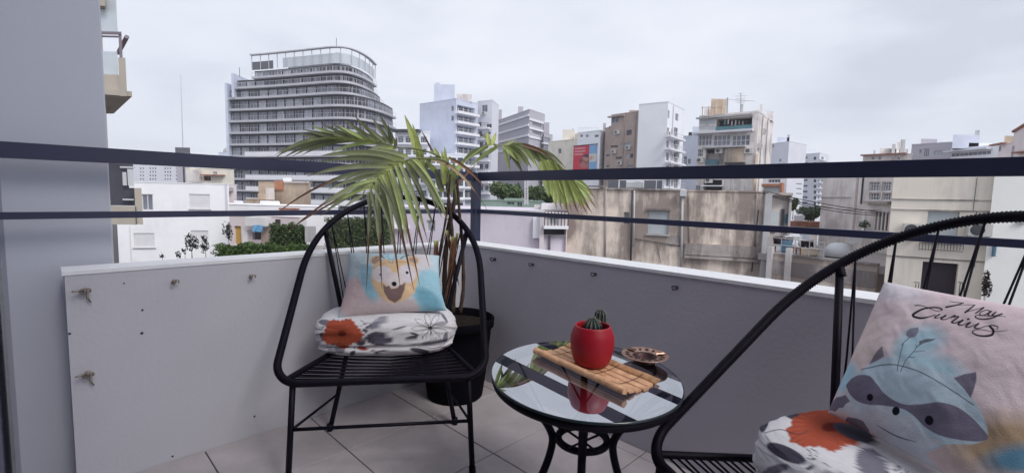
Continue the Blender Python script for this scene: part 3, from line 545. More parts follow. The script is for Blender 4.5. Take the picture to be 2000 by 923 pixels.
# bamboo mat: slats side by side, front and back ones curl up
c1, c4, c3, c2 = on_tab(1040, 687, .018), on_tab(1216, 764, .018), on_tab(1287, 738, .014), on_tab(1112, 664, .014)
mt = thing('bamboo_mat', 'curled bamboo slat mat under the red pot', 'mat', (c1 + c3) / 2 - tn_ * .014)
lx = ((c4 - c1) + (c3 - c2)) / 2; L_ = np.linalg.norm(lx); lx = lx / L_; wv = ((c2 - c1) + (c3 - c4)) / 2; wv = wv - lx * (wv @ lx); W_ = np.linalg.norm(wv); wy = wv / W_; o0 = (c1 + c4) / 2
o0 = o0 - tn_ * ((o0 - TC) @ tn_)
lift = [.0165, .0095, .0055, .0055, .0065, .0115]; tilt = [.42, .12, 0, 0, -.06, -.38]; K = 6; sw = W_ / K
for i in range(K):
    mb = MB(); w = sw * .435; cy = sw * (i + .5); tl = tilt[i]; ay = wy * math.cos(tl) - tn_ * math.sin(tl); az = tn_ * math.cos(tl) + wy * math.sin(tl)
    prof = [(-w, -.0028), (-w, .001), (-w * .7, .0034), (0, .0044), (w * .7, .0034), (w, .001), (w, -.0028)] if i in (0, 5) else [(-w, -.0026), (-w, .0014), (-w * .85, .0028), (w * .85, .0028), (w, .0014), (w, -.0026)]
    if i == 0: prof = [(.0105 * math.cos(q), .0105 * math.sin(q)) for q in np.linspace(math.pi * 1.25, -math.pi * .25, 10)] + [(w, -.004)]
    j_ = random.uniform(-.004, .004); ends = []; n_ = len(prof); segs = 9
    for s_ in range(segs):
        t_s = -L_ / 2 + L_ * s_ / (segs - 1) + j_; wob = .0007 * math.sin(s_ * 2.3 + i)
        ends += [o0 + wy * cy + lx * t_s + tn_ * (lift[i] - .0005 + wob) + ay * a_ + az * b_ for a_, b_ in prof]
    fs = [(s_ * n_ + q, s_ * n_ + (q + 1) % n_, (s_ + 1) * n_ + (q + 1) % n_, (s_ + 1) * n_ + q) for s_ in range(segs - 1) for q in range(n_)] + [tuple(range(n_))[::-1], tuple((segs - 1) * n_ + q for q in range(n_))]
    obj('slat', mb.add(ends, fs), M['bamboo_dark' if i == 5 else 'bamboo'], mt)
mb = MB(); mb.add([o0 + lx * L_ * a_ * .485 + wy * sw * b_ + tn_ * (c_ - .0036) for a_ in (-1, 1) for b_, c_ in ((.5, .0115), (1.5, .0092), (2.5, .0053), (3.5, .0053), (4.5, .0063), (5.3, .009))], [(i, i + 1, i + 7, i + 6) for i in range(5)]); obj('backing', mb, M['thread'], mt)  # added dark sheet that paints the shade in the gaps between slats
for t_s in (-.36, -.12, .12, .36):
    mb = MB(); mb.tube([o0 + wy * (sw * (i + .5)) + lx * L_ * t_s + tn_ * (lift[i] + (.0105 if i == 0 else .0046)) for i in range(K)], .0007, 5); obj('thread', mb, M['thread'], mt, True)
# red pot with two cacti
pb = on_tab(1155, 709, .0085); pz = pb
pt = thing('plant_pot', 'round red pot on the bamboo mat', 'pot', pb)
prof = [(.040, 0), (.047, .004), (.0545, .022), (.0595, .045), (.0610, .062), (.0600, .08), (.0555, .094), (.0502, .1065), (.0490, .1095), (.0468, .1102), (.0455, .108), (.0485, .094), (.051, .080)]
mb = MB(); mb.lathe(prof, pb, 56); obj('body', mb, M['pot_red'], pt, True)
mb = MB(); mb.lathe([(.0500, .080), (.03, .085), (.004, .087)], pb, 28, cap0=False, cap1=True); obj('soil', mb, M['soil'], pt, True)
def cactus(name, label, c, rx, h, ribs, seed):
    mb = MB(); nu, nv = ribs * 6, 20; V = []; CO = []
    for j in range(nv):
        v = j / (nv - 1)
        for i in range(nu):
            a = 2 * math.pi * i / nu; rib = math.cos(a * ribs); prof = math.sin(math.pi * (.12 + .88 * v)) ** .75 if h < 3 * rx else min(1, (1 - v) * 5 + .02) ** .6 * (.8 + .2 * math.sin(math.pi * v))
            r_ = rx * prof * (1 + .09 * rib); V.append((c[0] + r_ * math.cos(a), c[1] + r_ * math.sin(a), c[2] + h * (v - .03 * (1 - rib) * v)))
            k_ = max(0, rib) ** 3; CO.append(np.array([.018, .028, .026]) * (1 - k_) + k_ * np.array([.17, .19, .165]))
    mb.add(V, [(j * nu + i, j * nu + (i + 1) % nu, (j + 1) * nu + (i + 1) % nu, (j + 1) * nu + i) for j in range(nv - 1) for i in range(nu)] + [tuple((nv - 1) * nu + i for i in range(nu))], np.array(CO))
    o = thing(name, label, 'cactus', c); obj('stem', mb, M['cactus'], o, True)
    sp = MB(); rg = random.Random(seed)
    for k_ in range(ribs):
        a = 2 * math.pi * k_ / ribs
        for v in np.linspace(.2, .97, 9):
            j = int(v * (nv - 1)); p = np.array(V[j * nu + k_ * 6]); out = p - np.array([c[0], c[1], c[2] + h * .45]); out /= np.linalg.norm(out)
            for _ in range(4):
                d = out + np.array([rg.uniform(-.9, .9), rg.uniform(-.9, .9), rg.uniform(-.5, .9)]); d /= np.linalg.norm(d); q = np.cross(d, (.3, .5, .8)); q /= np.linalg.norm(q)
                sp.add([p - q * .00035, p + q * .00035, p + d * .0055], [(0, 1, 2)], (.55, .53, .47))
    s_ = obj('spines', sp, M['cactus'], o); s_['kind'] = 'stuff'
cactus('ball_cactus', 'squat round cactus in front, in the red pot', on_tab(1157, 650, .080), .0262, .047, 13, 1)
cactus('column_cactus', 'taller pointed cactus leaning at the back of the red pot', on_tab(1172, 643, .080) + np.array([.004, .022, 0]), .0172, .057, 10, 2)
# ashtray
ac = on_tab(1260, 692, .026); ab = ac - tn_ * .0255
at_ = thing('ashtray', 'copper coloured filigree ashtray at the back of the glass table', 'ashtray', ab)
mb = MB(); mb.lathe([(.022, .001), (.030, .003), (.036, .012), (.037, .020), (.034, .0225), (.030, .020), (.027, .009), (.004, .006)], ab, 40, cap1=True); obj('bowl', mb, M['brass_dark'], at_, True)
mb = MB(); mb.lathe([(.0345, .0215), (.040, .0235), (.058, .0255), (.0655, .0275), (.067, .0265), (.0655, .0245), (.040, .0215)], ab, 64, cap0=False); obj('rim_plate', mb, M['brass'], at_, True)
for i in range(16):
    a = 2 * math.pi * i / 16; mb = MB(); c = ab + np.array([.049 * math.cos(a), .049 * math.sin(a), .0252]); u = np.array([math.cos(a), math.sin(a), .1]); v = np.array([-math.sin(a), math.cos(a), 0])
    mb.add([c + u * .0065 * math.cos(q) + v * (.0045 + (.0015 if i % 2 else 0)) * math.sin(q) + UP * .0008 for q in np.linspace(0, 2 * math.pi, 9)[:-1]], [tuple(range(8))]); obj('cutout', mb, M['brass_dark'], at_)
for a0 in (.1, 2.2, 4.3):
    mb = MB(); u = np.array([math.cos(a0), math.sin(a0), 0]); v = np.array([-math.sin(a0), math.cos(a0), 0]); c = ab + UP * .0272
    mb.add([c + u * r_ + v * s_ * .006 - UP * (.004 if abs(s_) < .5 else -.0012) for r_ in (.036, .064) for s_ in (-1, -.4, .4, 1)], [(0, 1, 5, 4), (1, 2, 6, 5), (2, 3, 7, 6)]); obj('cigarette_rest', mb, M['brass'], at_)

# ------------------------------------------------------------------ palm in its pot
PC = np.array([-.262, 2.215, 0])
pp = thing('planter', 'large black pot in the corner behind the chair', 'pot', PC)
mb = MB(); mb.lathe([(.128, .0), (.134, .006), (.150, .12), (.166, .28), (.172, .345), (.184, .348), (.186, .385), (.178, .390), (.173, .384), (.168, .35)], PC, 48); obj('body', mb, M['pot_dark'], pp, True)
mb = MB(); mb.lathe([(.167, .352), (.08, .362), (.01, .366)], PC, 32, cap0=False, cap1=True); obj('soil', mb, M['soil'], pp, True)
pal = thing('potted_palm', 'palm with arching fronds and brown tips in the black pot', 'plant', PC + np.array([0, 0, .36]))
GR, GR2, YG, LG, BR1, BR2, STRAW = (.225, .25, .135), (.175, .20, .115), (.42, .47, .16), (.35, .43, .16), (.12, .055, .035), (.25, .13, .07), (.36, .27, .17)
def leaflet(parent, b, t, wpx, db, dt, col=GR, tip=.0, sag=.0, tipcol=BR1, side=0.0, name='leaflet'):
    # one blade: folded along its midrib, widest a third of the way out, drooping by its own weight
    B, T_ = at(b[0], b[1], db), at(t[0], t[1], dt); n = 11; L = np.linalg.norm(T_ - B); w = wpx / FPX * (db + dt) / 2
    t_ = np.linspace(0, 1, n); mid = B[None] * (1 - t_)[:, None] + T_[None] * t_[:, None]
    mid[:, 2] += 4 * sag * L * t_ * (1 - t_); d = np.gradient(mid, axis=0); d /= np.linalg.norm(d, axis=1)[:, None]
    view = CAM - mid; view /= np.linalg.norm(view, axis=1)[:, None]
    jit = np.array([random.uniform(-.35, .35), random.uniform(-.2, .2), random.uniform(-.35, .35)])
    nn = view + jit; s = np.cross(d, nn); s /= np.linalg.norm(s, axis=1)[:, None]; nrm = np.cross(s, d)
    wid = w / 2 * np.clip(np.sin(math.pi * np.clip(.10 + .9 * t_, 0, 1)) ** .65 * (1.15 - .5 * t_), .06, 1); wid[-1] = w * .03
    f = .35; c = np.asarray(col); k_ = random.uniform(.82, 1.2); V = []; CO = []
    for i in range(n):
        m = 0 if tip <= 0 else min(1, max(0, (t_[i] - (1 - tip)) / .10)); m2 = min(1, max(0, (t_[i] - .06) / .1)); cc = (c * k_ * m2 + np.array(YG) * .8 * (1 - m2)) * (1 - m) + np.asarray(tipcol) * m
        shrink = 1 - .45 * m
        for q, cm in ((-1, .95), (-.12, 1.0), (.12, 1.0), (1, 1.05)):
            V.append(mid[i] + s[i] * wid[i] * q * shrink + nrm[i] * wid[i] * (f * abs(q))); CO.append(cc * cm * (1.22 if abs(q) < .5 and m < .5 else 1))
    fs = [(i * 4 + q, i * 4 + q + 1, (i + 1) * 4 + q + 1, (i + 1) * 4 + q) for i in range(n - 1) for q in range(3)]
    return obj(name, MB().add(V, fs, np.array(CO)), M['leaf'], parent, True)
def frond(px_pts, depths, r0, col=(.20, .22, .10)):
    P3 = smooth_line([at(x, y, d) for (x, y), d in zip(px_pts, depths)], 6); mb = MB(); mb.tube(P3, np.linspace(r0, r0 * .35, len(P3)), 7)
    mb.c = [tuple(col)] * len(mb.v); o = obj('frond', mb, M['leaf'], pal, True); return o
za = lambda x, y: (x / 2.715 + 500, y / 2.715 + 220)
zc = lambda x, y: (x / 2.883 + 780, y / 2.883 + 120)
# the frond that hangs over the chair
f1 = frond([(889, 352), (884, 330), (868, 314), (830, 309), (796, 312), (755, 332), (722, 358), (706, 385)], [2.14, 2.11, 2.03, 1.94, 1.85, 1.74, 1.64, 1.58], .0052)
for b, t, w, db, dt, col, tip, sag in (
    ((805, 235), (600, 195), 13, 1.86, 1.80, GR, 0, .03), ((785, 250), (345, 228), 17, 1.82, 1.70, GR, .05, .06), ((750, 272), (338, 262), 14, 1.79, 1.66, GR2, 0, .07), ((720, 290), (270, 338), 13, 1.76, 1.62, GR, .12, .06),
    ((690, 312), (90, 548), 12, 1.72, 1.50, GR2, .55, .10), ((665, 330), (380, 408), 11, 1.70, 1.58, GR, 0, .05), ((640, 352), (205, 600), 12, 1.67, 1.46, GR, .42, .06), ((615, 375), (340, 548), 11, 1.63, 1.48, GR2, .18, .04), ((600, 395), (140, 648), 9, 1.60, 1.42, LG, .66, .05),
    ((596, 420), (602, 520), 9, 1.59, 1.54, GR2, .1, .02), ((560, 440), (470, 500), 8, 1.58, 1.5, GR, .2, .03),
    ((612, 392), (585, 950), 9, 1.61, 1.48, GR, .58, .0), ((640, 362), (668, 935), 13, 1.66, 1.50, GR, .50, .02), ((672, 330), (765, 930), 14, 1.70, 1.51, GR, .47, .03), ((690, 312), (838, 945), 14, 1.72, 1.52, GR2, .48, .04), ((715, 298), (868, 915), 13, 1.74, 1.53, GR, .52, .05),
    ((740, 280), (920, 822), 13, 1.76, 1.56, LG, .38, .05), ((762, 268), (912, 690), 12, 1.79, 1.60, GR, .20, .06), ((790, 258), (948, 620), 13, 1.82, 1.66, GR2, .10, .06), ((815, 252), (1022, 580), 14, 1.86, 1.74, GR, .08, .07), ((840, 248), (1005, 525), 12, 1.88, 1.78, LG, .0, .06), ((860, 246), (985, 560), 9, 1.92, 1.80, GR2, .12, .05),
    ((655, 345), (735, 720), 12, 1.68, 1.54, GR, .06, .03), ((705, 304), (805, 690), 11, 1.74, 1.58, LG, .04, .04)):
    leaflet(f1, za(*b), za(*t), w * .88, db, dt, col, tip, sag)
for k_ in range(16):                                   # thinner leaflets between the broad ones
    t0 = random.random(); b = (840 - 240 * t0, 247 + 140 * t0 ** 1.5); left = k_ % 2
    t = (b[0] - random.uniform(190, 330), b[1] + random.uniform(20, 150)) if left else (b[0] + random.uniform(0, 130), b[1] + random.uniform(190, 330))
    d0 = 1.90 - .30 * t0; leaflet(f1, za(*b), za(*t), random.uniform(5, 8), d0, d0 - random.uniform(.08, .16), random.choice((GR, GR2, LG)), random.choice((.1, .25, .4)), .06)
# the frond that reaches left, leaflets standing up
f2 = frond([(891, 350), (880, 322), (846, 300), (806, 290), (776, 288), (736, 277), (684, 269), (640, 266), (600, 272), (560, 292), (541, 306)], [2.14, 2.13, 2.10, 2.08, 2.06, 2.03, 1.99, 1.96, 1.93, 1.90, 1.88], .0048)
for b, t, w, tip in (((740, 170), (652, 5), 12, 0), ((715, 164), (610, 20), 11, 0), ((690, 160), (590, 75), 10, 0), ((668, 156), (520, 15), 11, 0), ((640, 152), (470, 40), 11, .05), ((610, 148), (498, 60), 9, 0), ((585, 144), (440, 70), 10, 0), ((555, 140), (400, 58), 10, .05), ((525, 136), (345, 58), 10, 0), ((500, 133), (365, 95), 9, 0), ((470, 130), (290, 68), 10, .05), ((440, 128), (305, 95), 9, 0), ((410, 127), (250, 88), 9, .05), ((380, 127), (215, 108), 8, 0), ((350, 130), (240, 115), 8, 0),
                      ((735, 185), (745, 130), 10, 0), ((720, 168), (700, 60), 10, 0), ((440, 132), (108, 232), 11, .10), ((470, 135), (150, 236), 11, .05), ((400, 130), (98, 226), 9, .12), ((500, 140), (190, 232), 10, 0), ((540, 146), (240, 226), 10, .0), ((590, 152), (330, 190), 9, 0), ((640, 160), (400, 212), 10, .08), ((690, 168), (470, 190), 9, 0), ((300, 140), (115, 228), 8, .1), ((720, 178), (590, 200), 11, 0), ((745, 188), (620, 215), 11, 0)):
    up = t[1] < b[1]; d0 = 2.05 - (740 - b[0]) / 400 * .14
    leaflet(f2, za(*b), za(*t), w * .76, d0, d0 - (.10 if up else .06), random.choice((GR, GR, GR2, LG)), tip, -.01 if up else .07)
# the frond that goes out over the railing to the right
f3 = frond([(893, 345), (895, 328), (919, 307), (953, 283), (981, 284), (1006, 279), (1040, 286), (1068, 300), (1089, 322), (1100, 338)], [2.14, 2.16, 2.28, 2.42, 2.52, 2.58, 2.62, 2.64, 2.64, 2.63], .0048, (.27, .30, .13))
for b, t, w, col, tip, sag in (
    ((480, 488), (350, 565), 12, LG, 0, .06), ((500, 478), (395, 545), 11, YG, 0, .05), ((505, 475), (495, 395), 9, YG, .0, 0), ((520, 470), (545, 400), 8, YG, .2, 0), ((545, 475), (450, 400), 7, LG, .3, 0), ((555, 480), (400, 590), 9, LG, 0, .04),
    ((585, 480), (690, 585), 12, LG, 0, .10), ((600, 478), (725, 590), 12, GR, 0, .10), ((620, 472), (745, 600), 11, LG, 0, .11), ((640, 468), (760, 575), 11, GR, 0, .09), ((660, 466), (785, 605), 12, LG, 0, .10), ((690, 466), (815, 600), 12, GR, 0, .09), ((715, 470), (850, 600), 11, LG, 0, .08), ((745, 478), (880, 600), 11, GR, .05, .07), ((770, 488), (905, 600), 10, GR2, .1, .06), ((800, 500), (935, 600), 9, GR, .2, .06),
    ((640, 476), (620, 560), 8, GR, 0, .02), ((590, 492), (625, 620), 8, LG, 0, .02), ((610, 490), (700, 640), 10, GR2, 0, .05), ((690, 476), (640, 470), 8, GR, 0, .05), ((580, 478), (660, 440), 8, GR, 0, .04), ((620, 470), (720, 500), 8, GR2, .0, .05), ((660, 462), (870, 545), 8, BR1, .0, .05),
    ((800, 560), (845, 770), 16, LG, .1, .01), ((815, 555), (862, 765), 15, YG, .05, .0), ((830, 555), (885, 830), 16, LG, .16, .0), ((842, 560), (915, 835), 16, YG, .18, .01), ((855, 565), (950, 850), 17, LG, .17, .01), ((866, 570), (970, 845), 15, YG, .20, .02), ((876, 575), (1002, 838), 16, LG, .20, .02), ((885, 582), (1030, 830), 16, YG, .16, .03), ((893, 590), (1058, 860), 15, LG, .26, .03), ((900, 598), (1088, 858), 14, YG, .26, .03), ((906, 605), (1112, 830), 14, LG, .24, .04), ((912, 612), (1106, 772), 12, YG, .16, .05), ((918, 618), (1090, 740), 11, LG, .2, .06), ((880, 580), (1015, 870), 12, GR, .3, .02), ((860, 570), (905, 800), 13, LG, .1, .0)):
    dd = np.interp(b[0], [480, 560, 700, 920], [2.38, 2.5, 2.6, 2.64])
    leaflet(f3, zc(*b), zc(*t), w, dd, dd + (.05 if t[1] < 700 else -.02), col, tip, sag, BR2 if tip > .1 else BR1)
# young spears and short yellow leaves in the crown, dead ones beside them
f4 = frond([(893, 400), (886, 360), (872, 330), (850, 312)], [2.15, 2.14, 2.13, 2.12], .006, (.22, .26, .10))
for b, t, w, db, dt, col, tip, sag in (
    (za(880, 270), za(788, 12), 15, 2.12, 2.05, YG, .0, .02), (za(890, 290), za(830, 60), 12, 2.12, 2.08, YG, 0, .0), (za(940, 215), za(876, 92), 7, 2.14, 2.1, BR1, .9, .0), (za(975, 260), za(945, 180), 9, 2.12, 2.1, YG, 0, 0), (za(960, 320), za(900, 250), 13, 2.12, 2.05, YG, 0, .03), (za(1010, 330), za(1000, 180), 10, 2.12, 2.1, YG, 0, 0), (za(1030, 390), za(1050, 260), 17, 2.13, 2.1, LG, 0, 0), (za(1000, 380), za(985, 200), 12, 2.1, 2.1, YG, 0, 0), (za(1040, 340), za(1110, 250), 11, 2.13, 2.16, LG, .2, .03),
    (za(900, 250), za(1240, 540), 7, 2.10, 1.98, STRAW, .3, .16), (za(1020, 240), za(1215, 400), 12, 2.10, 2.02, BR2, 1.0, .08), (za(880, 250), za(1000, 240), 7, 2.1, 2.1, GR2, 0, .03), (za(1010, 440), za(1180, 260), 7, 2.15, 2.22, BR1, 1, .0), (za(990, 420), za(950, 300), 14, 2.12, 2.1, GR2, 0, .0), (za(1020, 430), za(1060, 330), 14, 2.12, 2.12, GR2, 0, .0), (za(900, 300), za(930, 225), 10, 2.1, 2.05, GR, 0, .0)):
    leaflet(f4, b, t, w, db, dt, col, tip, sag, BR1 if tip < 1 else BR2)
for pts, r_ in (([(872, 612), (868, 560), (872, 480), (886, 400), (891, 345)], .014), ([(884, 612), (888, 540), (884, 470), (878, 400), (868, 330)], .011), ([(898, 612), (905, 560), (903, 480), (897, 410), (893, 350)], .010), ([(862, 612), (856, 560), (858, 500), (872, 420), (880, 340)], .008)):
    Q = smooth_line([at(x, y, 2.19 - .04 * k_ * (.5 if r_ < .012 else 0)) for k_, (x, y) in enumerate(pts)], 6); mb = MB(); mb.tube(Q, np.linspace(r_, r_ * .55, len(Q)) * (1 + .12 * np.sin(np.arange(len(Q)) * 1.9)), 9); obj('stem', mb, M['stem_bark'], pal, True)
for b, t, w, d in (((852, 470), (850, 590), 20, 2.1), ((886, 462), (872, 610), 22, 2.1), ((872, 450), (897, 560), 13, 2.12), ((893, 455), (880, 545), 11, 2.08)):
    leaflet(pal, b, t, w, d, d - .03, random.choice((BR2, BR1, (.18, .09, .055))), 1.0, .0, random.choice((BR1, BR2)), name='dead_leaf')

# ------------------------------------------------------------------ the town
mat('white_render', (0.88, 0.88, 0.9), .85, .04, .7, 0, 20, .2, streak=.16, streak_col=(.5, .5, .53), cut=.55)
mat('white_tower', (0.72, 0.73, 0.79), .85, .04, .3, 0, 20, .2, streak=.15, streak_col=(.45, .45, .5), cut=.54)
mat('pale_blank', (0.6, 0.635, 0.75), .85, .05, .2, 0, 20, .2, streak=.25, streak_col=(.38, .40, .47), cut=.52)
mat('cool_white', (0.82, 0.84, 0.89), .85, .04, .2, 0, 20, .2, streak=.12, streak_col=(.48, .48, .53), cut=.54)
mat('grey_cladding', (0.47, 0.45, 0.5), .8, .05, .3, 0, 20, .2, streak=.15, streak_col=(.3, .29, .32), cut=.53)
mat('cream_render', (0.74, 0.7, 0.62), .85, .07, .4, 0, 20, .2, streak=.35, streak_col=(.36, .31, .28), cut=.52)
mat('pink_render', (0.72, 0.65, 0.67), .85, .06, .5, 0, 20, .2, streak=.25, streak_col=(.42, .36, .36), cut=.53)
mat('brown_render', (0.43, 0.345, 0.315), .85, .08, .3, 0, 20, .2, streak=.3, streak_col=(.22, .17, .16), cut=.52)
mat('tan_render', (0.58, 0.47, 0.37), .85, .10, .8, 0, 20, .2, streak=.45, streak_col=(.26, .19, .15), cut=.5)
mat('stained_concrete', (0.80, 0.685, 0.595), .9, .12, .9, .3, 8, .15, streak=.82, streak_col=(.215, .17, .155), cut=.51, ztop=1.5)
mat('stained_ledge', (0.46, 0.41, 0.39), .9, .2, 1.2, .3, 8, .15, streak=.8, streak_col=(.11, .09, .09), cut=.46)
mat('aged_plaster', (0.74, 0.69, 0.67), .9, .12, .6, .2, 10, .15, streak=.5, streak_col=(.27, .23, .23), cut=.5)
mat('yellow_render', (0.82, 0.75, 0.66), .88, .05, .7, .1, 8, .2, streak=.30, streak_col=(.34, .29, .25), cut=.57, ztop=1.6)
mat('light_render', (0.82, 0.81, 0.79), .88, .04, .5, .1, 8, .2, streak=.1, streak_col=(.45, .43, .41), cut=.55)
mat('lilac_wall', (0.66, 0.6, 0.68), .88, .05, .6, .1, 8, .2, streak=.25, streak_col=(.35, .30, .33), cut=.53)
mat('green_roof', (0.26, 0.34, 0.29), .8, .1, .8)
mat('concrete', (0.48, 0.475, 0.49), .9, .15, 1.0, .2, 10, .2, streak=.3, cut=.52)
mat('slab_edge', (0.62, 0.62, 0.66), .85, .08, .4)
mat('tower_slab', (.50, .50, .54), .85, .08, .4)
mat('slab_white', (0.82, 0.82, 0.86), .85, .05, .4)
mat('dark_metal', (.05, .05, .06), .5, .2, 2)
mat('dark_recess', (.075, .075, .095), .7, .3, 1.5)
mat('window_glass', (.075, .082, .105), .14, .35, .35, 0, 20, .6)
mat('window_pale', (.33, .345, .40), .25, .25, .5, 0, 20, .5)
mat('window_mid', (.175, .185, .225), .22, .35, .5, 0, 20, .5)
mat('window_frame', (.60, .60, .62), .6, .05, 3)
mat('shutter', (.74, .73, .75), .75, .04, 2)
mat('shutter_grey', (.47, .50, .52), .75, .08, 2)
mat('louver_grey', (.13, .13, .15), .7, .1, 2)
mat('teal_panel', (.10, .20, .235), .7, .15, 1)
mat('terracotta', (.31, .15, .115), .8, .2, 2)
mat('orange_paint', (.47, .22, .13), .8, .15, 1)
mat('ochre_door', (.52, .33, .10), .75, .1, 2)
mat('blue_tarp', (.18, .42, .68), .6, .06, 2)
mat('barrel_blue', (.09, .19, .27), .45, .2, 2)
mat('tank_grey', (.55, .56, .58), .6, .05, 2)
mat('beige_concrete', (.46, .41, .35), .88, .07, 1.5, .2, 20, .2, streak=.2, cut=.55)
mat('balcony_glass', (.55, .60, .64), .2, .05, 2, 0, 20, .5)
mat('mauve_metal', (.22, .185, .21), .5, .1, 4)
mat('door_dark', (.030, .020, .032), .6, .2, 2)
mat('cable_black', (.03, .025, .03), .7)
mat('ac_white', (.58, .56, .54), .6, .06, 4)
mat('print', None, .7, .03, 2, vc=True)
mat('asphalt', (.055, .055, .06), .9, .2, .2)
mat('roof_felt', (.33, .31, .31), .95, .2, .4)
mat('foliage', None, .7, .3, 3, vc=True, spec=.15)
mat('trunk', (.10, .075, .055), .9, .3, 6)

mb = MB(); mb.add([(-330, -60, -16), (330, -60, -16), (330, 330, -16), (-330, 330, -16)], [(0, 1, 2, 3)]); struct('ground', mb, M['asphalt'])

def radial(x0, x1, d, depth):          # plan of a box that faces the viewer squarely
    a, b = at(x0, hor(x0), d)[:2], at(x1, hor(x1), d)[:2]; m_ = (a + b) / 2; v = m_ / np.linalg.norm(m_) * depth; return [a, b, b + v, a + v]
class Bld:
    """A building from its visible front corners (photo x, distance), left to right; faces are numbered in that order."""
    def __init__(s, name, label, pts, top, m, back=11, zb=-16, cat='building', group=None, lip=.5):
        s.P = [at(px, hor(px), d)[:2] for px, d in pts]; s.n = len(s.P) - 1; s.m = m; s.zb = zb; s.lip = lip
        s.z1 = at(*top)[2]; c = np.mean(s.P, axis=0)
        s.o = thing(name, label, cat, (c[0], c[1], zb), 0, group); s.ops = [[] for _ in range(s.n)]
        if s.n == 1:
            s.poly = s.P + [s.P[1] * (1 + back / np.linalg.norm(s.P[1])), s.P[0] * (1 + back / np.linalg.norm(s.P[0]))]
        elif s.n == 2: s.poly = s.P + [s.P[0] + s.P[2] - s.P[1]]
        else: s.poly = s.P + [s.P[-1] + np.array([0, back]), s.P[0] + np.array([0, back])]
    def fr(s, i):
        A, B = s.P[i], s.P[i + 1]; L = np.linalg.norm(B - A); t = (B - A) / L; n = np.array([t[1], -t[0]]); n = n if n @ A < 0 else -n
        return A, t, n, L
    def pt(s, i, px, py):
        A, t, n, L = s.fr(i); r = ray(px, py); k = (n @ (A - CAM[:2])) / (n @ r[:2]); X = CAM + r * k; return (X[:2] - A) @ t, X[2]
    def rc(s, i, x0, y0, x1, y1):
        xc, yc = (x0 + x1) / 2, (y0 + y1) / 2; return s.pt(i, x0, yc)[0], s.pt(i, x1, yc)[0], s.pt(i, xc, y1)[1], s.pt(i, xc, y0)[1]
    def W(s, i, u, z, out=0.0):
        A, t, n, L = s.fr(i); q = A + t * u + n * out; return np.array([q[0], q[1], z])
    def bx(s, mb, i, u0, u1, z0, z1, o0, o1, mi=0):
        A, t, n, L = s.fr(i); c = s.W(i, (u0 + u1) / 2, (z0 + z1) / 2, (o0 + o1) / 2)
        mb.box(c, np.r_[t, 0] * abs(u1 - u0) / 2, np.r_[n, 0] * abs(o1 - o0) / 2, UP * abs(z1 - z0) / 2, mi)
    def win(s, i, x0, y0, x1, y1, glass='window_glass', frame='window_frame', cols=2, rows=1, fw=.06, deep=.16, sill=False, pxm=True, rolled=0, name='window'):
        u0, u1, z0, z1 = s.rc(i, x0, y0, x1, y1) if pxm else (x0, x1, y0, y1)
        L = s.fr(i)[3]; u0, u1 = max(u0, .03), min(u1, L - .03); z1 = min(z1, s.z1 - .05)
        if u1 - u0 < .1 or z1 - z0 < .1: return
        for q in s.ops[i]:
            if u0 < q[1] + .01 and u1 > q[0] - .01 and z0 < q[3] + .01 and z1 > q[2] - .01: return
        s.ops[i].append((u0, u1, z0, z1, deep)); mb = MB(); o0, o1 = -deep + .02, -deep + .07
        for a, b in ((u0, u0 + fw), (u1 - fw, u1)): s.bx(mb, i, a, b, z0, z1, o0, o1)
        for a, b in ((z0, z0 + fw), (z1 - fw, z1)): s.bx(mb, i, u0 + fw, u1 - fw, a, b, o0, o1 - .002)
        for k_ in range(1, cols): u = u0 + (u1 - u0) * k_ / cols; s.bx(mb, i, u - fw * .4, u + fw * .4, z0 + fw, z1 - fw, o0, o1 - .004)
        for k_ in range(1, rows): z = z0 + (z1 - z0) * k_ / rows; s.bx(mb, i, u0 + fw, u1 - fw, z - fw * .35, z + fw * .35, o0, o1 - .008)
        if sill: s.bx(mb, i, u0 - .08, u1 + .08, z0 - .09, z0 - .003, -.02, .10)
        f = obj(name, mb, M[frame], s.o)
        mb = MB(); mb.add([s.W(i, u, z, -deep + .03) for u, z in ((u0, z0), (u1, z0), (u1, z1), (u0, z1))], [(0, 1, 2, 3)]); obj('pane', mb, M[glass], f)
        if rolled: mb = MB(); s.bx(mb, i, u0 + fw, u1 - fw, z1 - (z1 - z0) * rolled, z1 - fw, -deep + .05, -deep + .075); obj('blind', mb, M['shutter'], f)
        return f
    def shut(s, i, x0, y0, x1, y1, m='shutter', deep=.10, slats=9, sill=True):
        u0, u1, z0, z1 = s.rc(i, x0, y0, x1, y1); s.ops[i].append((u0, u1, z0, z1, deep)); mb = MB()
        s.bx(mb, i, u0, u1, z0, z1, -deep, -deep + .015); f = obj('roller_shutter', mb, M[m], s.o); h = (z1 - z0) / slats
        me = None
        for k_ in range(slats):
            b = MB(); s.bx(b, i, u0 + .01, u1 - .01, z0 + h * k_ + h * .08, z0 + h * (k_ + .92), -deep + .015, -deep + .032); obj('slat', b, M[m], f)
        if sill: b = MB(); s.bx(b, i, u0 - .07, u1 + .07, z0 - .07, z0 - .004, -.02, .09); obj('sill', b, M['concrete'], s.o)
    def blk(s, i, x0, y0, x1, y1, o0, o1, m, name='ledge', pxm=True):
        u0, u1, z0, z1 = s.rc(i, x0, y0, x1, y1) if pxm else (x0, x1, y0, y1); mb = MB(); s.bx(mb, i, u0, u1, z0, z1, o0, o1); return obj(name, mb, M[m], s.o)
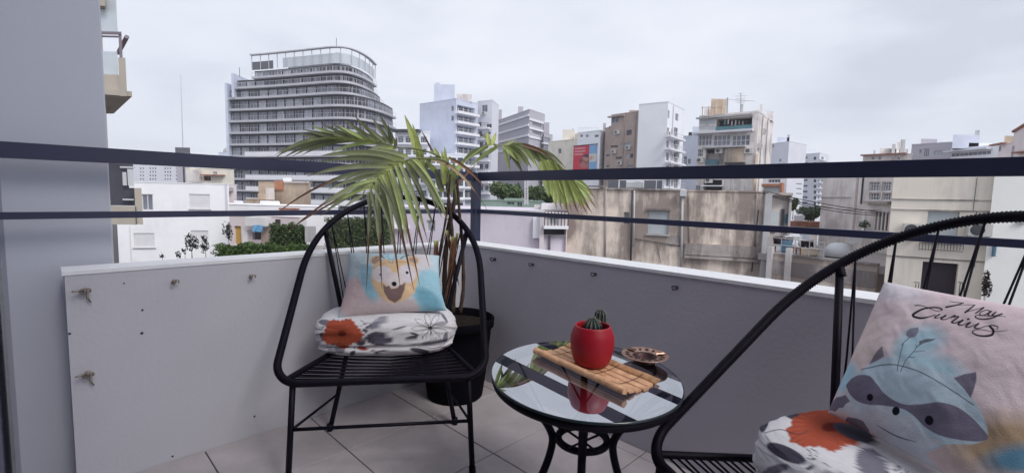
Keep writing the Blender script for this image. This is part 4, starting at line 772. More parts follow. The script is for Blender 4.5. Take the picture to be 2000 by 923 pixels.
    def loggia(s, i, x0, y0, x1, y1, deep=1.3, m='dark_recess'):
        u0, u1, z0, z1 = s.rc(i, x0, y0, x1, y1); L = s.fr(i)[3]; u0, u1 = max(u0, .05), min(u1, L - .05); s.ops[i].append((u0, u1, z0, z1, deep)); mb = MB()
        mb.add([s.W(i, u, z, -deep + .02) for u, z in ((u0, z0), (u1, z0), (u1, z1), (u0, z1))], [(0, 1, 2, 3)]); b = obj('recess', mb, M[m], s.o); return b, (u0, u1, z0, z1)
    def rail(s, i, x0, x1, y, h, out, n=10, m='dark_metal', pxm=True, name='balcony_railing'):
        u0, z0 = s.pt(i, x0, y); u1, _ = s.pt(i, x1, y); mb = MB(); s.bx(mb, i, u0, u1, z0 + h - .05, z0 + h, out - .04, out); s.bx(mb, i, u0, u1, z0 + h * .5 - .02, z0 + h * .5 + .02, out - .03, out - .002)
        for k_ in range(n + 1): u = u0 + (u1 - u0) * k_ / n; s.bx(mb, i, u - .02, u + .02, z0, z0 + h - .052, out - .035, out - .005)
        return obj(name, mb, M[m], s.o)
    def roofbox(s, px0, y0, px1, y1, d, depth, m, name='roof_hut', base=None):     # on the roof, from photo pixels at distance d
        z1 = at((px0 + px1) / 2, y0, d)[2]; z0 = s.z1 - .02 if base is None else base
        mb = MB(); mb.prism(radial(px0, px1, d, depth), z0, z1); return obj(name, mb, M[m], s.o)
    def done(s, mats=None):
        mb = MB()
        for i in range(s.n):
            A, t, n, L = s.fr(i); ops = s.ops[i]
            us = sorted({0, L} | {q[0] for q in ops} | {q[1] for q in ops}); zs = sorted({s.zb, s.z1} | {q[2] for q in ops} | {q[3] for q in ops})
            for u0, u1 in zip(us, us[1:]):
                run = None
                for z0, z1 in zip(zs, zs[1:]):
                    uc, zc_ = (u0 + u1) / 2, (z0 + z1) / 2; hole = any(q[0] < uc < q[1] and q[2] < zc_ < q[3] for q in ops)
                    if not hole: run = [z0, z1] if run is None else [run[0], z1]
                    if (hole or z1 == zs[-1]) and run: mb.add([s.W(i, u, z) for u, z in ((u0, run[0]), (u1, run[0]), (u1, run[1]), (u0, run[1]))], [(0, 1, 2, 3)]); run = None
            for u0, u1, z0, z1, dp in ops:
                for a, b in (((u0, z0), (u1, z0)), ((u1, z0), (u1, z1)), ((u1, z1), (u0, z1)), ((u0, z1), (u0, z0))):
                    mb.add([s.W(i, *a), s.W(i, *b), s.W(i, *b, -dp), s.W(i, *a, -dp)], [(0, 1, 2, 3)])
        q = s.poly; k_ = len(q)
        for i in range(s.n, k_): a, b = q[i], q[(i + 1) % k_]; mb.add([(a[0], a[1], s.zb), (b[0], b[1], s.zb), (b[0], b[1], s.z1), (a[0], a[1], s.z1)], [(0, 1, 2, 3)])
        mb.add([(p[0], p[1], s.z1) for p in q], [tuple(range(k_))]); w = obj('wall', mb, M[s.m], s.o)
        if s.lip:
            mb = MB()
            for i in range(s.n): L = s.fr(i)[3]; s.bx(mb, i, .0, L, s.z1 + .002, s.z1 + s.lip * .5, -.2, .04)
            obj('roof_edge', mb, M[s.m], s.o)
        return s
def pbox(mb, x0, y0, x1, y1, d, depth, mi=0):        # an upright box whose near face fills that photo rectangle at distance d
    z0, z1 = at((x0 + x1) / 2, y1, d)[2], at((x0 + x1) / 2, y0, d)[2]; mb.prism(radial(x0, x1, d, depth), z0, z1, mi); return mb
def pbox_thing(name, label, cat, x0, y0, x1, y1, d, depth, m, group=None): return tag(obj(name, pbox(MB(), x0, y0, x1, y1, d, depth), M[m]), label, cat, group)
def ppart(parent, name, x0, y0, x1, y1, d, depth, m): return obj(name, pbox(MB(), x0, y0, x1, y1, d, depth), M[m], parent)

# --- the tall curved tower
tw = thing('curved_tower', 'tall curved tower with stacked balconies and an open crown', 'building', at(640, 372, 112) * np.array([1, 1, 0]) + np.array([0, 0, -16]))
FULL = [(450, 115), (520, 112), (590, 108.5), (640, 106), (665, 105.4), (688, 105.6), (710, 107), (730, 109.6), (748, 113), (762, 117), (774, 122)]
def plan(x_start, end_px, inset=0.0):
    k_ = (end_px - 640) / (774 - 640); P_ = []
    for px, d in FULL:
        if px < x_start - 1: continue
        if px > 640: px = 640 + (px - 640) * k_; d = 106 + (d - 106) * (.45 + .55 * k_)
        P_.append(at(px, hor(px), d)[:2])
    xs = [q for q in FULL if q[0] <= 590]; d0 = np.interp(x_start, [q[0] for q in FULL], [q[1] for q in FULL]); P_ = [at(x_start, hor(x_start), d0)[:2]] + [p for p in P_]
    P_ = smooth_line([p for i, p in enumerate(P_) if i == 0 or np.linalg.norm(p - P_[i - 1]) > .3], 4)
    if inset:
        T_ = np.gradient(P_, axis=0); T_ /= np.linalg.norm(T_, axis=1)[:, None]; n_ = np.stack([-T_[:, 1], T_[:, 0]], 1); P_ = P_ + n_ * inset
    return P_
def band(mb, P_, z0, z1, thick, mi=0):
    T_ = np.gradient(P_, axis=0); T_ /= np.linalg.norm(T_, axis=1)[:, None]; n_ = np.stack([-T_[:, 1], T_[:, 0]], 1); Q = P_ + n_ * thick; k_ = len(P_); V = []
    for p, q in zip(P_, Q): V += [(p[0], p[1], z0), (p[0], p[1], z1), (q[0], q[1], z1), (q[0], q[1], z0)]
    mb.add(V, [(4 * i + a, 4 * (i + 1) + a, 4 * (i + 1) + (a + 1) % 4, 4 * i + (a + 1) % 4) for i in range(k_ - 1) for a in range(4)] + [(0, 1, 2, 3), tuple(4 * (k_ - 1) + a for a in (3, 2, 1, 0))], None, mi)
def arc_pts(P_, L):
    D = np.r_[0, np.cumsum(np.linalg.norm(np.diff(P_, axis=0), axis=1))]; L = np.atleast_1d(L); p = np.stack([np.interp(L, D, P_[:, i]) for i in (0, 1)], 1); return p, D[-1]
zt_ = lambda y: at(640, y, 106)[2]
levels = [(122, 139.5, 497, 737), (139.5, 159, 463, 738), (159, 181, 450, 750), (181, 205, 450, 774), (205, 229.5, 450, 774), (229.5, 254, 450, 774), (254, 278.5, 450, 774), (278.5, 303, 450, 774), (303, 327, 450, 774), (327, 351, 450, 774), (351, 375, 450, 774), (375, 399, 450, 774), (399, 424, 450, 774)]
pan_rng = random.Random(3)
for li, (y0, y1, xs, xe) in enumerate(levels):
    zu, zl = zt_(y0), zt_(y1); O = plan(xs, xe); I = plan(xs, xe, 1.0); low = y0 >= 278
    mb = MB(); band(mb, O, zl - .32, zl + .16, 3.2); obj('floor_slab', mb, M['tower_slab'], tw)
    mb = MB(); band(mb, I, zl + .16, zu - .30, .3); obj('glass_wall', mb, M['dark_metal'], tw)  # dark between windows; the strip left above the panes paints the slab shadow
    _, Lt = arc_pts(I, 0); nb = max(3, int(round(Lt / 2.75)))
    for b_ in range(nb):
        a0_, a1_ = Lt * (b_ + .10) / nb, Lt * (b_ + .90) / nb; (p0, p1), _ = arc_pts(I, [a0_, a1_]); dvec = p1 - p0; nn = np.array([dvec[1], -dvec[0]]); nn /= np.linalg.norm(nn)
        mb = MB(); q0, q1 = p0 + nn * .07, p1 + nn * .07; pane = (zl + .2, zu - .72)
        fm = MB()
        for t0, t1 in ((0, .03), (.485, .515), (.97, 1.0)):
            e0, e1 = q0 + (q1 - q0) * t0, q0 + (q1 - q0) * t1; c_ = (e0 + e1) / 2; h_ = (e1 - e0) / 2; fm.box((c_[0] + nn[0] * .05, c_[1] + nn[1] * .05, (pane[0] + pane[1]) / 2), (h_[0], h_[1], 0), (nn[0] * .04, nn[1] * .04, 0), (0, 0, (pane[1] - pane[0]) / 2))
        c_ = (q0 + q1) / 2; h_ = (q1 - q0) / 2; fm.box((c_[0] + nn[0] * .05, c_[1] + nn[1] * .05, pane[0] + .03), (h_[0], h_[1], 0), (nn[0] * .045, nn[1] * .045, 0), (0, 0, .03))
        w_ = obj('window', fm, M['tower_slab'], tw); mb.add([(q0[0], q0[1], pane[0]), (q1[0], q1[1], pane[0]), (q1[0], q1[1], pane[1]), (q0[0], q0[1], pane[1])], [(0, 1, 2, 3)])
        obj('pane', mb, M[pan_rng.choice(('window_pale', 'window_pale', 'window_mid', 'window_mid', 'window_mid', 'window_glass') if not low else ('window_pale', 'window_mid', 'window_mid', 'window_glass', 'window_glass'))], w_)
    mb = MB(); band(mb, plan(xs, xe, .08), zl + 1.05, zl + 1.10, .05); Pn, Lr = arc_pts(O, np.arange(0, arc_pts(O, 0)[1], 1.4))
    for p in plan(xs, xe, .1)[::2]: mb.abox(p[0] - .025, p[0] + .025, p[1] - .025, p[1] + .025, zl + .16, zl + 1.05)
    obj('balcony_railing', mb, M['tower_slab'], tw)
    if low:
        mb = MB(); F_ = plan(480, 762, -.05); band(mb, F_, zl - .1, zl + .95, .12); obj('balcony_front', mb, M['slab_white'], tw)
zr, zf = zt_(93), zt_(122); O = plan(494, 737); mb = MB(); band(mb, O, zr - .02, zr + .22, .8); obj('crown_ring', mb, M['tower_slab'], tw)
Pn, Lr = arc_pts(O, 0); 
for a in np.linspace(.3, Lr - .3, 17):
    (p,), _ = arc_pts(plan(494, 737, .35), [a * .985]); mb = MB(); mb.abox(p[0] - .075, p[0] + .075, p[1] - .075, p[1] + .075, zf - .2, zr); obj('crown_column', mb, M['tower_slab'], tw)
mb = MB(); Q = plan(494, 737, .6); Q = Q[Q[:, 0] > at(548, 372, 110)[0]]; band(mb, Q, zf - .1, zf + 2.05, .05); obj('crown_glazing', mb, M['balcony_glass'], tw)
mb = MB(); band(mb, plan(548, 712, 3.0), zf - .2, zf + 2.7, .3); obj('penthouse_wall', mb, M['window_pale'], tw)
Q = plan(496, 737, .5); Q = Q[Q[:, 0] < at(546, 372, 110)[0]]; mb = MB(); band(mb, Q, zf - .1, zf + 1.7, .2); obj('louver', mb, M['louver_grey'], tw)
I = plan(450, 774, 5.2); Ib = [tuple(p) for p in I] + [(I[-1][0] - 2, I[-1][1] + 16), (I[0][0], I[0][1] + 16)]; mb = MB(); mb.prism(Ib, -16, zt_(181)); obj('core', mb, M['grey_cladding'], tw)
I = plan(500, 733, 6); Ib = [tuple(p) for p in I] + [(I[-1][0] - 4, I[-1][1] + 9), (I[0][0], I[0][1] + 9)]; mb = MB(); mb.prism(Ib, zt_(182), zf - .3); obj('upper_core', mb, M['grey_cladding'], tw)
for xs, yt in ((452, 163), (465, 145)):
    p = plan(xs, 774)[0]; mb = MB(); mb.abox(p[0] - .7, p[0] - .15, p[1] - .3, p[1] + 7, -16 if xs < 455 else zt_(181), at(xs, yt, 115)[2]); obj('side_wall', mb, M['pale_blank'], tw)
for px, yb, yt in ((657, 93, 74), (468, 150, 132)): mb = MB(); a = at(px, yb, 110); b = at(px, yt, 110); mb.tube([a, b], .06, 5); obj('antenna', mb, M['dark_metal'], tw)
# low wing beside the tower, under the palm
b = Bld('terraced_building', 'white low building with dark roof band right of the curved tower', [(772, 95), (839, 94)], (775, 258, 95), 'cool_white', 14)
for y in (267, 291, 318, 345, 372, 398):
    for k_ in range(4): b.win(0, 777 + k_ * 15, y, 788 + k_ * 15, y + 11, random.choice(('window_glass', 'window_mid', 'window_glass')), 'dark_metal', 2)
    b.blk(0, 772, y + 13, 839, y + 16, .01, 1.1, 'slab_white', 'balcony_slab'); b.rail(0, 773, 838, y + 13, 1.0, 1.05, 14, 'slab_edge')
b.blk(0, 770, 254, 822, 259, -.5, 1.4, 'dark_metal', 'roof_overhang'); b.roofbox(790, 246, 818, 256, 103, 6, 'white_tower', 'roof_hut'); b.done()
b = Bld('terraced_building', 'low banded terrace building behind the palm stems', [(836, 90), (908, 89)], (870, 303, 90), 'cool_white', 10)
for y in (308, 330, 352, 374, 396):
    for k_ in range(5): b.win(0, 839 + k_ * 13.6, y, 850 + k_ * 13.6, y + 11, random.choice(('window_glass', 'window_mid', 'window_glass')), 'dark_metal', 2)
    b.blk(0, 836, y + 13, 908, y + 16, .01, 1.1, 'slab_white', 'balcony_slab')
b.done()

# --- the row of apartment blocks along the skyline
def condensers(b, i, spots, w=.85, h=.6):
    for px, py in spots:
        u, z = b.pt(i, px, py); mb = MB(); b.bx(mb, i, u - w / 2, u + w / 2, z, z + h, .03, .36); f = obj('air_conditioner', mb, M['ac_white'], b.o)
        mb = MB(); r_ = h * .38; A, t_, n_, L = b.fr(i); mb.add([b.W(i, u - w * .12, z + h / 2, .363) + r_ * (math.cos(q) * np.r_[t_, 0] + math.sin(q) * UP) for q in np.linspace(0, 2 * math.pi, 12, endpoint=False)], [tuple(range(12))]); obj('fan', mb, M['louver_grey'], f)
def pipes(b, i, xs, m='slab_edge', r=.07):
    for px in xs:
        u = b.pt(i, px, 300)[0]; mb = MB(); mb.tube([b.W(i, u, -8, .09), b.W(i, u, b.z1 - .2, .09)], r, 6); obj('downpipe', mb, M[m], b.o)
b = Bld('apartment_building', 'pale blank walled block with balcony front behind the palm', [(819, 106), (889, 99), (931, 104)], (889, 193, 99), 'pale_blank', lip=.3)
for y in (208, 227, 247, 267.5, 288, 309, 330, 351, 372):
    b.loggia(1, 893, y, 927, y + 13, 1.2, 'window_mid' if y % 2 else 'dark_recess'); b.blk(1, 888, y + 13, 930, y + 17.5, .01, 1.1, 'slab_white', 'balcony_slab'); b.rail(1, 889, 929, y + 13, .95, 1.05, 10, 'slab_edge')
    for x in (899, 909, 919): b.blk(1, x, y + 1, x + 1.2, y + 13, -.9, -.6, 'window_frame', 'mullion')
for y in (207, 226): b.win(0, 881, y, 886, y + 10, 'window_glass')
b.roofbox(846, 165, 886, 193, 103, 7, 'pale_blank', 'roof_hut'); b.roofbox(849, 161, 857, 166, 105, 3, 'pale_blank', 'water_tank'); b.roofbox(877, 165, 880, 190, 108, 1, 'concrete', 'chimney'); b.roofbox(890, 184, 919, 196, 102, 6, 'aged_plaster', 'roof_terrace_hut'); b.done()
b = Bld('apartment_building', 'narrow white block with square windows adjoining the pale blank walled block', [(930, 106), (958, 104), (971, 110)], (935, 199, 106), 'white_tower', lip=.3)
condensers(b, 0, ((946, 224), (955, 268), (944, 291))); b.win(0, 941, 205, 952, 219, 'window_mid'); b.win(0, 950, 242, 960, 250); b.win(0, 934, 238, 940, 247); b.win(0, 951, 257, 958, 266); b.win(0, 934, 256, 941, 266)
for y in (250, 271, 292, 313, 334, 355, 376): b.blk(0, 932, y, 958, y + 3, .01, .9, 'slab_white', 'balcony_slab'); b.rail(0, 933, 957, y, .9, .85, 7)
for y in (277, 298, 320, 340, 362):
    for x in (936, 947): b.win(0, x, y, x + 7, y + 10, 'window_glass')
b.roofbox(955, 222, 964, 232, 108, 3, 'white_tower', 'roof_hut', base=at(955, 240, 108)[2]); b.done()
b = Bld('office_building', 'mauve grey block with thin white floor bands behind the palm frond', [(967, 140), (1030, 120), (1060, 127)], (1030, 214, 120), 'grey_cladding', lip=.3)
for ya, yb, yc in ((241, 232, 240), (259, 249, 256), (277, 267, 272), (296, 287, 290)):
    for i, (x0, x1, y0) in enumerate(((967, 1030, (ya + yb) / 2), (1030, 1060, (yb + yc) / 2))): u, z = b.pt(i, (x0 + x1) / 2, y0); L = b.fr(i)[3]; b.blk(i, 0, z - .25, L, z + .25, .01, .25, 'slab_white', 'white_band', False)
for y in (240, 256): b.win(1, 1040, y, 1058, y + 7, 'window_mid', cols=5)
b.roofbox(968, 214, 977, 222, 138, 4, 'grey_cladding', 'vent'); b.roofbox(1008, 208, 1018, 216, 128, 4, 'grey_cladding', 'vent'); b.done()
b = Bld('office_building', 'lower stepped wing with glazed terraces beside the mauve grey block', [(1059, 124), (1076, 128)], (1066, 262, 126), 'grey_cladding', 12, lip=.3)
for y in (268, 288, 310, 330, 350, 370): b.win(0, 1061, y, 1075, y + 11, 'window_mid', cols=5); b.blk(0, 1058, y + 12, 1077, y + 14.5, .01, .6, 'slab_white', 'balcony_slab')
b.roofbox(1058, 239, 1069, 262, 126, 9, 'grey_cladding', 'upper_floor'); b.done()
b = Bld('apartment_building', 'cream stepped block left of the red banner', [(1068, 92), (1131, 86)], (1100, 276, 90), 'cream_render', 12, lip=.3)
b.roofbox(1095, 253, 1118, 278, 90, 7, 'cream_render', 'upper_floor'); b.roofbox(1113, 251, 1116, 256, 93, 1, 'concrete', 'chimney', base=at(1114, 256, 93)[2]); b.roofbox(1119, 261, 1129, 278, 88, 5, 'tan_render', 'roof_hut'); b.win(0, 1090, 290, 1096, 300, 'window_glass'); b.done()
b = Bld('apartment_building', 'white block that carries the red and blue banner', [(1124, 84), (1168, 80), (1184, 84)], (1150, 258, 82), 'cool_white', lip=.3)
for x in (1133, 1144, 1161): b.win(0, x, 263, x + (5 if x < 1150 else 8), 268, 'window_glass')
mb = MB(); nx, ny = 64, 64; u0, u1, z0, z1 = b.rc(0, 1120.5, 284, 1166, 332); uu, vv = np.meshgrid(np.linspace(0, 1, nx), np.linspace(0, 1, ny), indexing='ij'); uu, vv = uu.ravel(), vv.ravel()
p = Print(uu * 100, vv * 118, (.58, .055, .085)); A = (p.X, p.Y)
p.put(poly(*A, [(69, 0), (100, 0), (100, 118), (69, 118)], 1), (.22, .42, .68)); p.put(poly(*A, [(69, 42), (100, 42), (100, 80), (69, 80)], 2), (.62, .62, .64)); p.put(ell(*A, 78, 62, 6, 10, 0, 4), (.60, .33, .24)); p.put(ell(*A, 88, 60, 4, 9, 0, 4), (.55, .45, .35))
p.put(ell(*A, 50, 74, 19, 28, 8, 6), (.10, .05, .06)); p.put(ell(*A, 52, 66, 15, 13, 0, 5), (.48, .25, .22)); p.put(ell(*A, 50, 92, 20, 16, 0, 6), (.42, .18, .17)); p.put(stroke(*A, [(34, 62), (48, 74), (62, 90)], 5, 3), (.22, .07, .07)); p.put(ell(*A, 58, 50, 10, 8, 0, 5), (.06, .05, .08))
for y in (12, 26, 40):                                                            # three rows of white lettering too small to read
    for k_ in range(9 if y < 40 else 7): p.put(poly(*A, [(6 + k_ * 5.2, y - 3), (9.8 + k_ * 5.2, y - 3), (9.8 + k_ * 5.2, y + 4), (6 + k_ * 5.2, y + 4)], 1.5), (.66, .42, .46))
bt = thing('banner', 'red and blue advertising banner with a face on a white wall', 'banner', b.W(0, (u0 + u1) / 2, z0, .1)); mb.add([b.W(0, u0 + (u1 - u0) * u, z1 + (z0 - z1) * v, .12 + .02 * math.sin(9 * u)) for u, v in zip(uu, vv)], [(i * ny + j, (i + 1) * ny + j, (i + 1) * ny + j + 1, i * ny + j + 1) for i in range(nx - 1) for j in range(ny - 1)], p.c); obj('printed_sheet', mb, M['print'], bt)
mb = MB(); b.bx(mb, 0, u0 - .1, u1 + .1, z1, z1 + .12, .02, .16); b.bx(mb, 0, u0 - .1, u1 + .1, z0 - .12, z0, .02, .16); obj('frame', mb, M['dark_metal'], bt)
b.roofbox(1172.5, 240, 1178, 262, 83, 1.0, 'concrete', 'chimney'); mb = MB()
for k_ in range(9): mb.tube([at(1130 + k_ * 5, 258, 83), at(1130 + k_ * 5, 249, 83)], .03, 4)
mb.tube([at(1130, 250, 83), at(1170, 249, 83)], .03, 4); obj('roof_railing', mb, M['slab_edge'], b.o); b.done()
b = Bld('apartment_building', 'brown apartment block with small scattered windows', [(1188, 78), (1242, 74)], (1215, 222, 76), 'brown_render', 12, lip=.3)
for x0, y0, x1, y1, g_ in ((1224, 254, 1234, 263.5, 'window_glass'), (1193, 284, 1207, 288, 'window_glass'), (1203, 306, 1217, 310.5, 'window_glass'), (1213, 279, 1233, 286, 'window_pale'), (1222, 300, 1229, 308, 'window_pale'), (1231, 300, 1237, 308, 'window_glass'), (1225, 322, 1236, 327, 'window_mid'), (1194, 229, 1208, 240, 'window_mid'), (1193, 258, 1197, 268, 'window_pale')): b.win(0, x0, y0, x1, y1, g_, 'dark_metal' if g_ == 'window_glass' else 'window_frame')
condensers(b, 0, ((1206, 262), (1228, 292), (1200, 300), (1212, 322))); pipes(b, 0, (1217, 1239), 'brown_render'); b.roofbox(1222, 215, 1242, 224, 76, 8, 'brown_render', 'upper_floor'); b.blk(0, 1190, 226, 1221, 228.5, .01, .5, 'brown_render', 'eave'); b.done()
b = Bld('apartment_building', 'narrow brown wing between the banner and the brown block', [(1177, 80), (1190, 78)], (1184, 250, 79), 'brown_render', 10, lip=.3)
b.win(0, 1184, 301, 1190, 307); b.win(0, 1184, 322, 1190, 328); b.roofbox(1184, 246, 1190, 256, 80, 3, 'concrete', 'roof_hut'); b.done()
b = Bld('apartment_building', 'tall white slab block with blank side and balconies at its right', [(1240, 72.5), (1296, 70), (1328, 76)], (1296, 199, 70), 'cool_white', lip=.2)
for k_, y in enumerate((269, 293, 318, 343, 368)):
    b.blk(1, 1296.5, y, 1327, y + 3.2, .01, 1.0, 'slab_white', 'balcony_slab'); b.rail(1, 1297, 1326, y, .95, .95, 8, 'slab_edge'); b.win(1, 1316, y - 20, 1324, y - 1, 'window_glass'); b.win(1, 1301, y - 20, 1307, y - 4, 'window_mid'); b.win(1, 1311, y - 18, 1315, y - 4, 'window_mid')
condensers(b, 1, ((1320, 285), (1320, 309), (1320, 333), (1303, 265))); pipes(b, 1, (1310,)); b.win(1, 1301, 215, 1308, 231, 'window_pale'); b.win(1, 1319, 222, 1325, 236, 'window_mid'); u = b.fr(1)[3]; b.done()
b = Bld('apartment_building', 'low pale block between the white slab block and the terraced block', [(1322, 104), (1364, 100)], (1340, 265, 102), 'pale_blank', 10, lip=.2)
b.win(0, 1335, 305, 1341, 322, 'window_glass'); b.win(0, 1343, 310, 1349, 320, 'window_mid'); b.roofbox(1345, 247, 1362, 268, 102, 8, 'pale_blank', 'roof_hut'); b.roofbox(1338, 258, 1345, 262, 103, 2, 'dark_metal', 'vent'); b.done()
# terraced block with the rooftop antennas
b = Bld('apartment_building', 'weathered terraced block with roof antennas and a teal balcony', [(1357, 57), (1471, 53), (1500, 60)], (1420, 224, 55), 'aged_plaster', lip=.35)
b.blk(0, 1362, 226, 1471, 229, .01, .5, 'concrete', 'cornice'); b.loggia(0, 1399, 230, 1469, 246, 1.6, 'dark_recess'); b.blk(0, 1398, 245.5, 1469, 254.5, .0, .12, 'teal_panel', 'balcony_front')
for x in (1366, 1382): b.shut(0, x, 233, x + 14.5, 243, 'shutter_grey', .06, 3, False); b.shut(0, x, 245, x + 14.5, 254, 'shutter_grey', .06, 3, False)
for k_ in range(9):
    mb = MB(); x = 1405 + k_ * 7; w_ = random.uniform(2, 4); pbox(mb, x, random.uniform(233, 237), x + w_, random.uniform(242, 245), 55.2, .1); obj('hanging_clothes', mb, M[random.choice(('shutter', 'window_mid', 'aged_plaster', 'teal_panel'))], b.o)
b.blk(0, 1356, 256, 1472, 260, .01, .9, 'slab_edge', 'balcony_slab')
b.win(0, 1357.5, 263, 1391, 285, 'window_mid', 'window_frame', 4, 2, .1); b.win(0, 1393, 263, 1427, 285, 'window_mid', 'window_frame', 4, 2, .1); b.win(0, 1429, 263, 1465, 285, 'window_mid', 'window_frame', 4, 2, .1)
b.blk(0, 1376, 286.5, 1458, 289, .01, .9, 'concrete', 'canopy'); b.win(0, 1357.5, 291, 1373, 306, 'window_glass', 'window_frame', 3, 2); b.loggia(0, 1378, 290, 1414, 322, 1.2, 'aged_plaster'); b.blk(0, 1378, 311, 1402, 322, -.2, .06, 'teal_panel', 'balcony_front'); b.blk(0, 1380, 292, 1390, 297, -1.1, -.6, 'dark_metal', 'air_conditioner'); b.blk(0, 1421, 290, 1454, 317, .0, .25, 'tan_render', 'bay')
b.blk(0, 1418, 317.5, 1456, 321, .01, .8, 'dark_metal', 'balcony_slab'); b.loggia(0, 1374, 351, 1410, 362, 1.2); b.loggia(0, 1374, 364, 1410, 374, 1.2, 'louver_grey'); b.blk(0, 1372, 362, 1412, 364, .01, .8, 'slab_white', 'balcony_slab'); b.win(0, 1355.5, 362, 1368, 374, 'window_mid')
for x in (1418, 1430): b.blk(0, x, 290, x + 1.6, 375, .26, .40, 'concrete', 'downpipe')
b.blk(1, 1473, 300, 1478, 375, .0, .05, 'tan_render', 'stain_strip')
condensers(b, 0, ((1405, 300), (1368, 318), (1385, 357), (1463, 300), (1440, 335))); pipes(b, 1, (1484, 1494), 'concrete', .06); condensers(b, 1, ((1481, 290), (1488, 262))); b.roofbox(1378, 193, 1407, 226, 56, 5, 'tan_render', 'roof_hut'); b.roofbox(1366, 212, 1378, 226, 56, 4, 'aged_plaster', 'roof_wall'); b.roofbox(1434, 203, 1440, 226, 56, .9, 'concrete', 'chimney'); b.roofbox(1472, 204, 1477, 226, 54, 2.5, 'aged_plaster', 'gable_pier'); b.roofbox(1486, 217, 1498, 226, 58, 3, 'aged_plaster', 'roof_hut')
mb = MB(); ppt = lambda x, y, d=56: at(x, y, d); [mb.tube([ppt(x, 226), ppt(x, 208)], .05, 5) for x in (1372, 1384, 1396, 1409)]; mb.tube([ppt(1370, 210), ppt(1410, 209)], .05, 5); obj('roof_railing', mb, M['tan_render'], b.o)
mb = MB(); mb.tube([ppt(1420, 226), ppt(1421, 191)], .09, 6); mb.tube([ppt(1421, 194), ppt(1476, 198)], .025, 5); obj('mast', mb, M['concrete'], b.o)
mb = MB(); mb.tube([ppt(1447, 222), ppt(1447, 182)], .04, 5); [mb.tube([ppt(1447 - w_, y), ppt(1447 + w_, y - 1)], .022, 4) for y, w_ in ((183, 5), (188, 12), (193, 9), (198, 13), (201, 8))]; obj('antenna', mb, M['concrete'], b.o); b.done()
b = Bld('apartment_building', 'pale stepped blank block right of the terraced block', [(1494, 112), (1533, 106), (1567, 112)], (1510, 280, 110), 'white_tower', lip=.2)
b.roofbox(1510, 268, 1533, 283, 109, 8, 'pale_blank', 'roof_hut'); b.roofbox(1528.5, 263, 1533, 270, 109, 2, 'concrete', 'chimney'); b.roofbox(1533.5, 284, 1566, 300, 112, 9, 'white_tower', 'upper_floor', base=at(1533, 300, 112)[2])
for y in (358, 367.5, 377): b.win(1, 1555, y, 1566, y + 1.6, 'window_glass', 'dark_metal')
for x, y in ((1508, 282), (1522, 310)): b.win(0, x, y, x + 4, y + 6, 'window_mid')
b.done()
b = Bld('apartment_building', 'distant white block with dark balcony stacks behind the cables', [(1564, 128), (1594, 124), (1611, 130)], (1580, 300, 126), 'white_tower', lip=.2)
for y in (306, 317, 328, 339, 350, 361, 372, 383, 394):
    b.win(0, 1566, y, 1577, y + 4, 'window_glass'); b.win(0, 1589, y, 1594, y + 6, 'window_glass', 'dark_metal'); b.win(1, 1597, y, 1601, y + 6, 'window_mid'); b.win(1, 1604, y, 1609, y + 6, 'window_glass'); b.blk(1, 1595, y + 7, 1611, y + 8.2, .01, 1, 'slab_white', 'balcony_slab')
b.roofbox(1566, 292, 1579, 302, 128, 6, 'white_tower', 'roof_hut'); b.roofbox(1594, 301, 1606, 307, 130, 5, 'concrete', 'roof_hut'); b.done()
b = Bld('balcony_building', 'white house with an orange banded balcony above the stained wall', [(1488, 46), (1534, 44)], (1510, 335, 45), 'white_render', 8, lip=.2)
b.win(0, 1500, 350, 1524, 357, 'window_glass', cols=4); b.blk(0, 1491, 359, 1526, 364.5, .0, .30, 'orange_paint', 'balcony_front'); b.blk(0, 1526.5, 357, 1531, 376, .0, .30, 'orange_paint', 'balcony_post'); b.blk(0, 1492, 365, 1525, 375, .0, .03, 'shutter_grey', 'awning'); b.done()

# skyline beyond the right hand rail
b = Bld('rooftop_house', 'weathered rooftop house with chimneys and a red roof line', [(1678, 62), (1773, 58)], (1725, 303, 60), 'aged_plaster', 8, lip=.2)
b.blk(0, 1684, 300.5, 1772, 303, .0, .7, 'terracotta', 'eave'); [b.roofbox(x0, y0, x1, 306, 62, 1.6, m_, 'chimney') for x0, x1, y0, m_ in ((1697, 1701, 293, 'concrete'), (1732, 1739, 281, 'concrete'), (1741, 1747, 277, 'aged_plaster'), (1748, 1757, 272, 'concrete'))]; b.roofbox(1709, 290, 1764, 306, 63, 4, 'aged_plaster', 'upper_floor')
for x in (1702, 1715, 1752): b.win(0, x, 306, x + 6, 312, 'window_glass')
b.done()
b = Bld('apartment_building', 'grey modern block with flat roof huts above the right rail', [(1770, 76), (1848, 72)], (1810, 281, 74), 'grey_cladding', 10, lip=.3)
b.roofbox(1787, 271, 1818, 284, 76, 7, 'grey_cladding', 'roof_hut'); b.roofbox(1822, 277, 1846, 284, 75, 5, 'pale_blank', 'roof_hut'); b.win(0, 1804, 290, 1815, 306, 'window_mid', cols=3); b.win(0, 1823, 294, 1843, 304, 'window_pale', cols=3); b.win(0, 1795, 292, 1800, 300, 'window_glass'); b.done()
b = Bld('apartment_building', 'white modern block with long glazed terrace above the right rail', [(1847, 68), (1940, 62)], (1890, 288, 65), 'cool_white', 10, lip=.3)
b.roofbox(1848, 263, 1899, 291, 66, 7, 'pale_blank', 'roof_hut'); b.roofbox(1889, 254, 1898, 266, 68, 2, 'concrete', 'chimney', base=at(1893, 267, 68)[2]); b.roofbox(1880, 279, 1924, 291, 66, 6, 'cool_white', 'upper_floor'); b.win(0, 1856, 297, 1935, 304, 'window_mid', cols=9); b.blk(0, 1852, 292, 1938, 295, .01, 1.0, 'slab_edge', 'balcony_slab'); b.done()
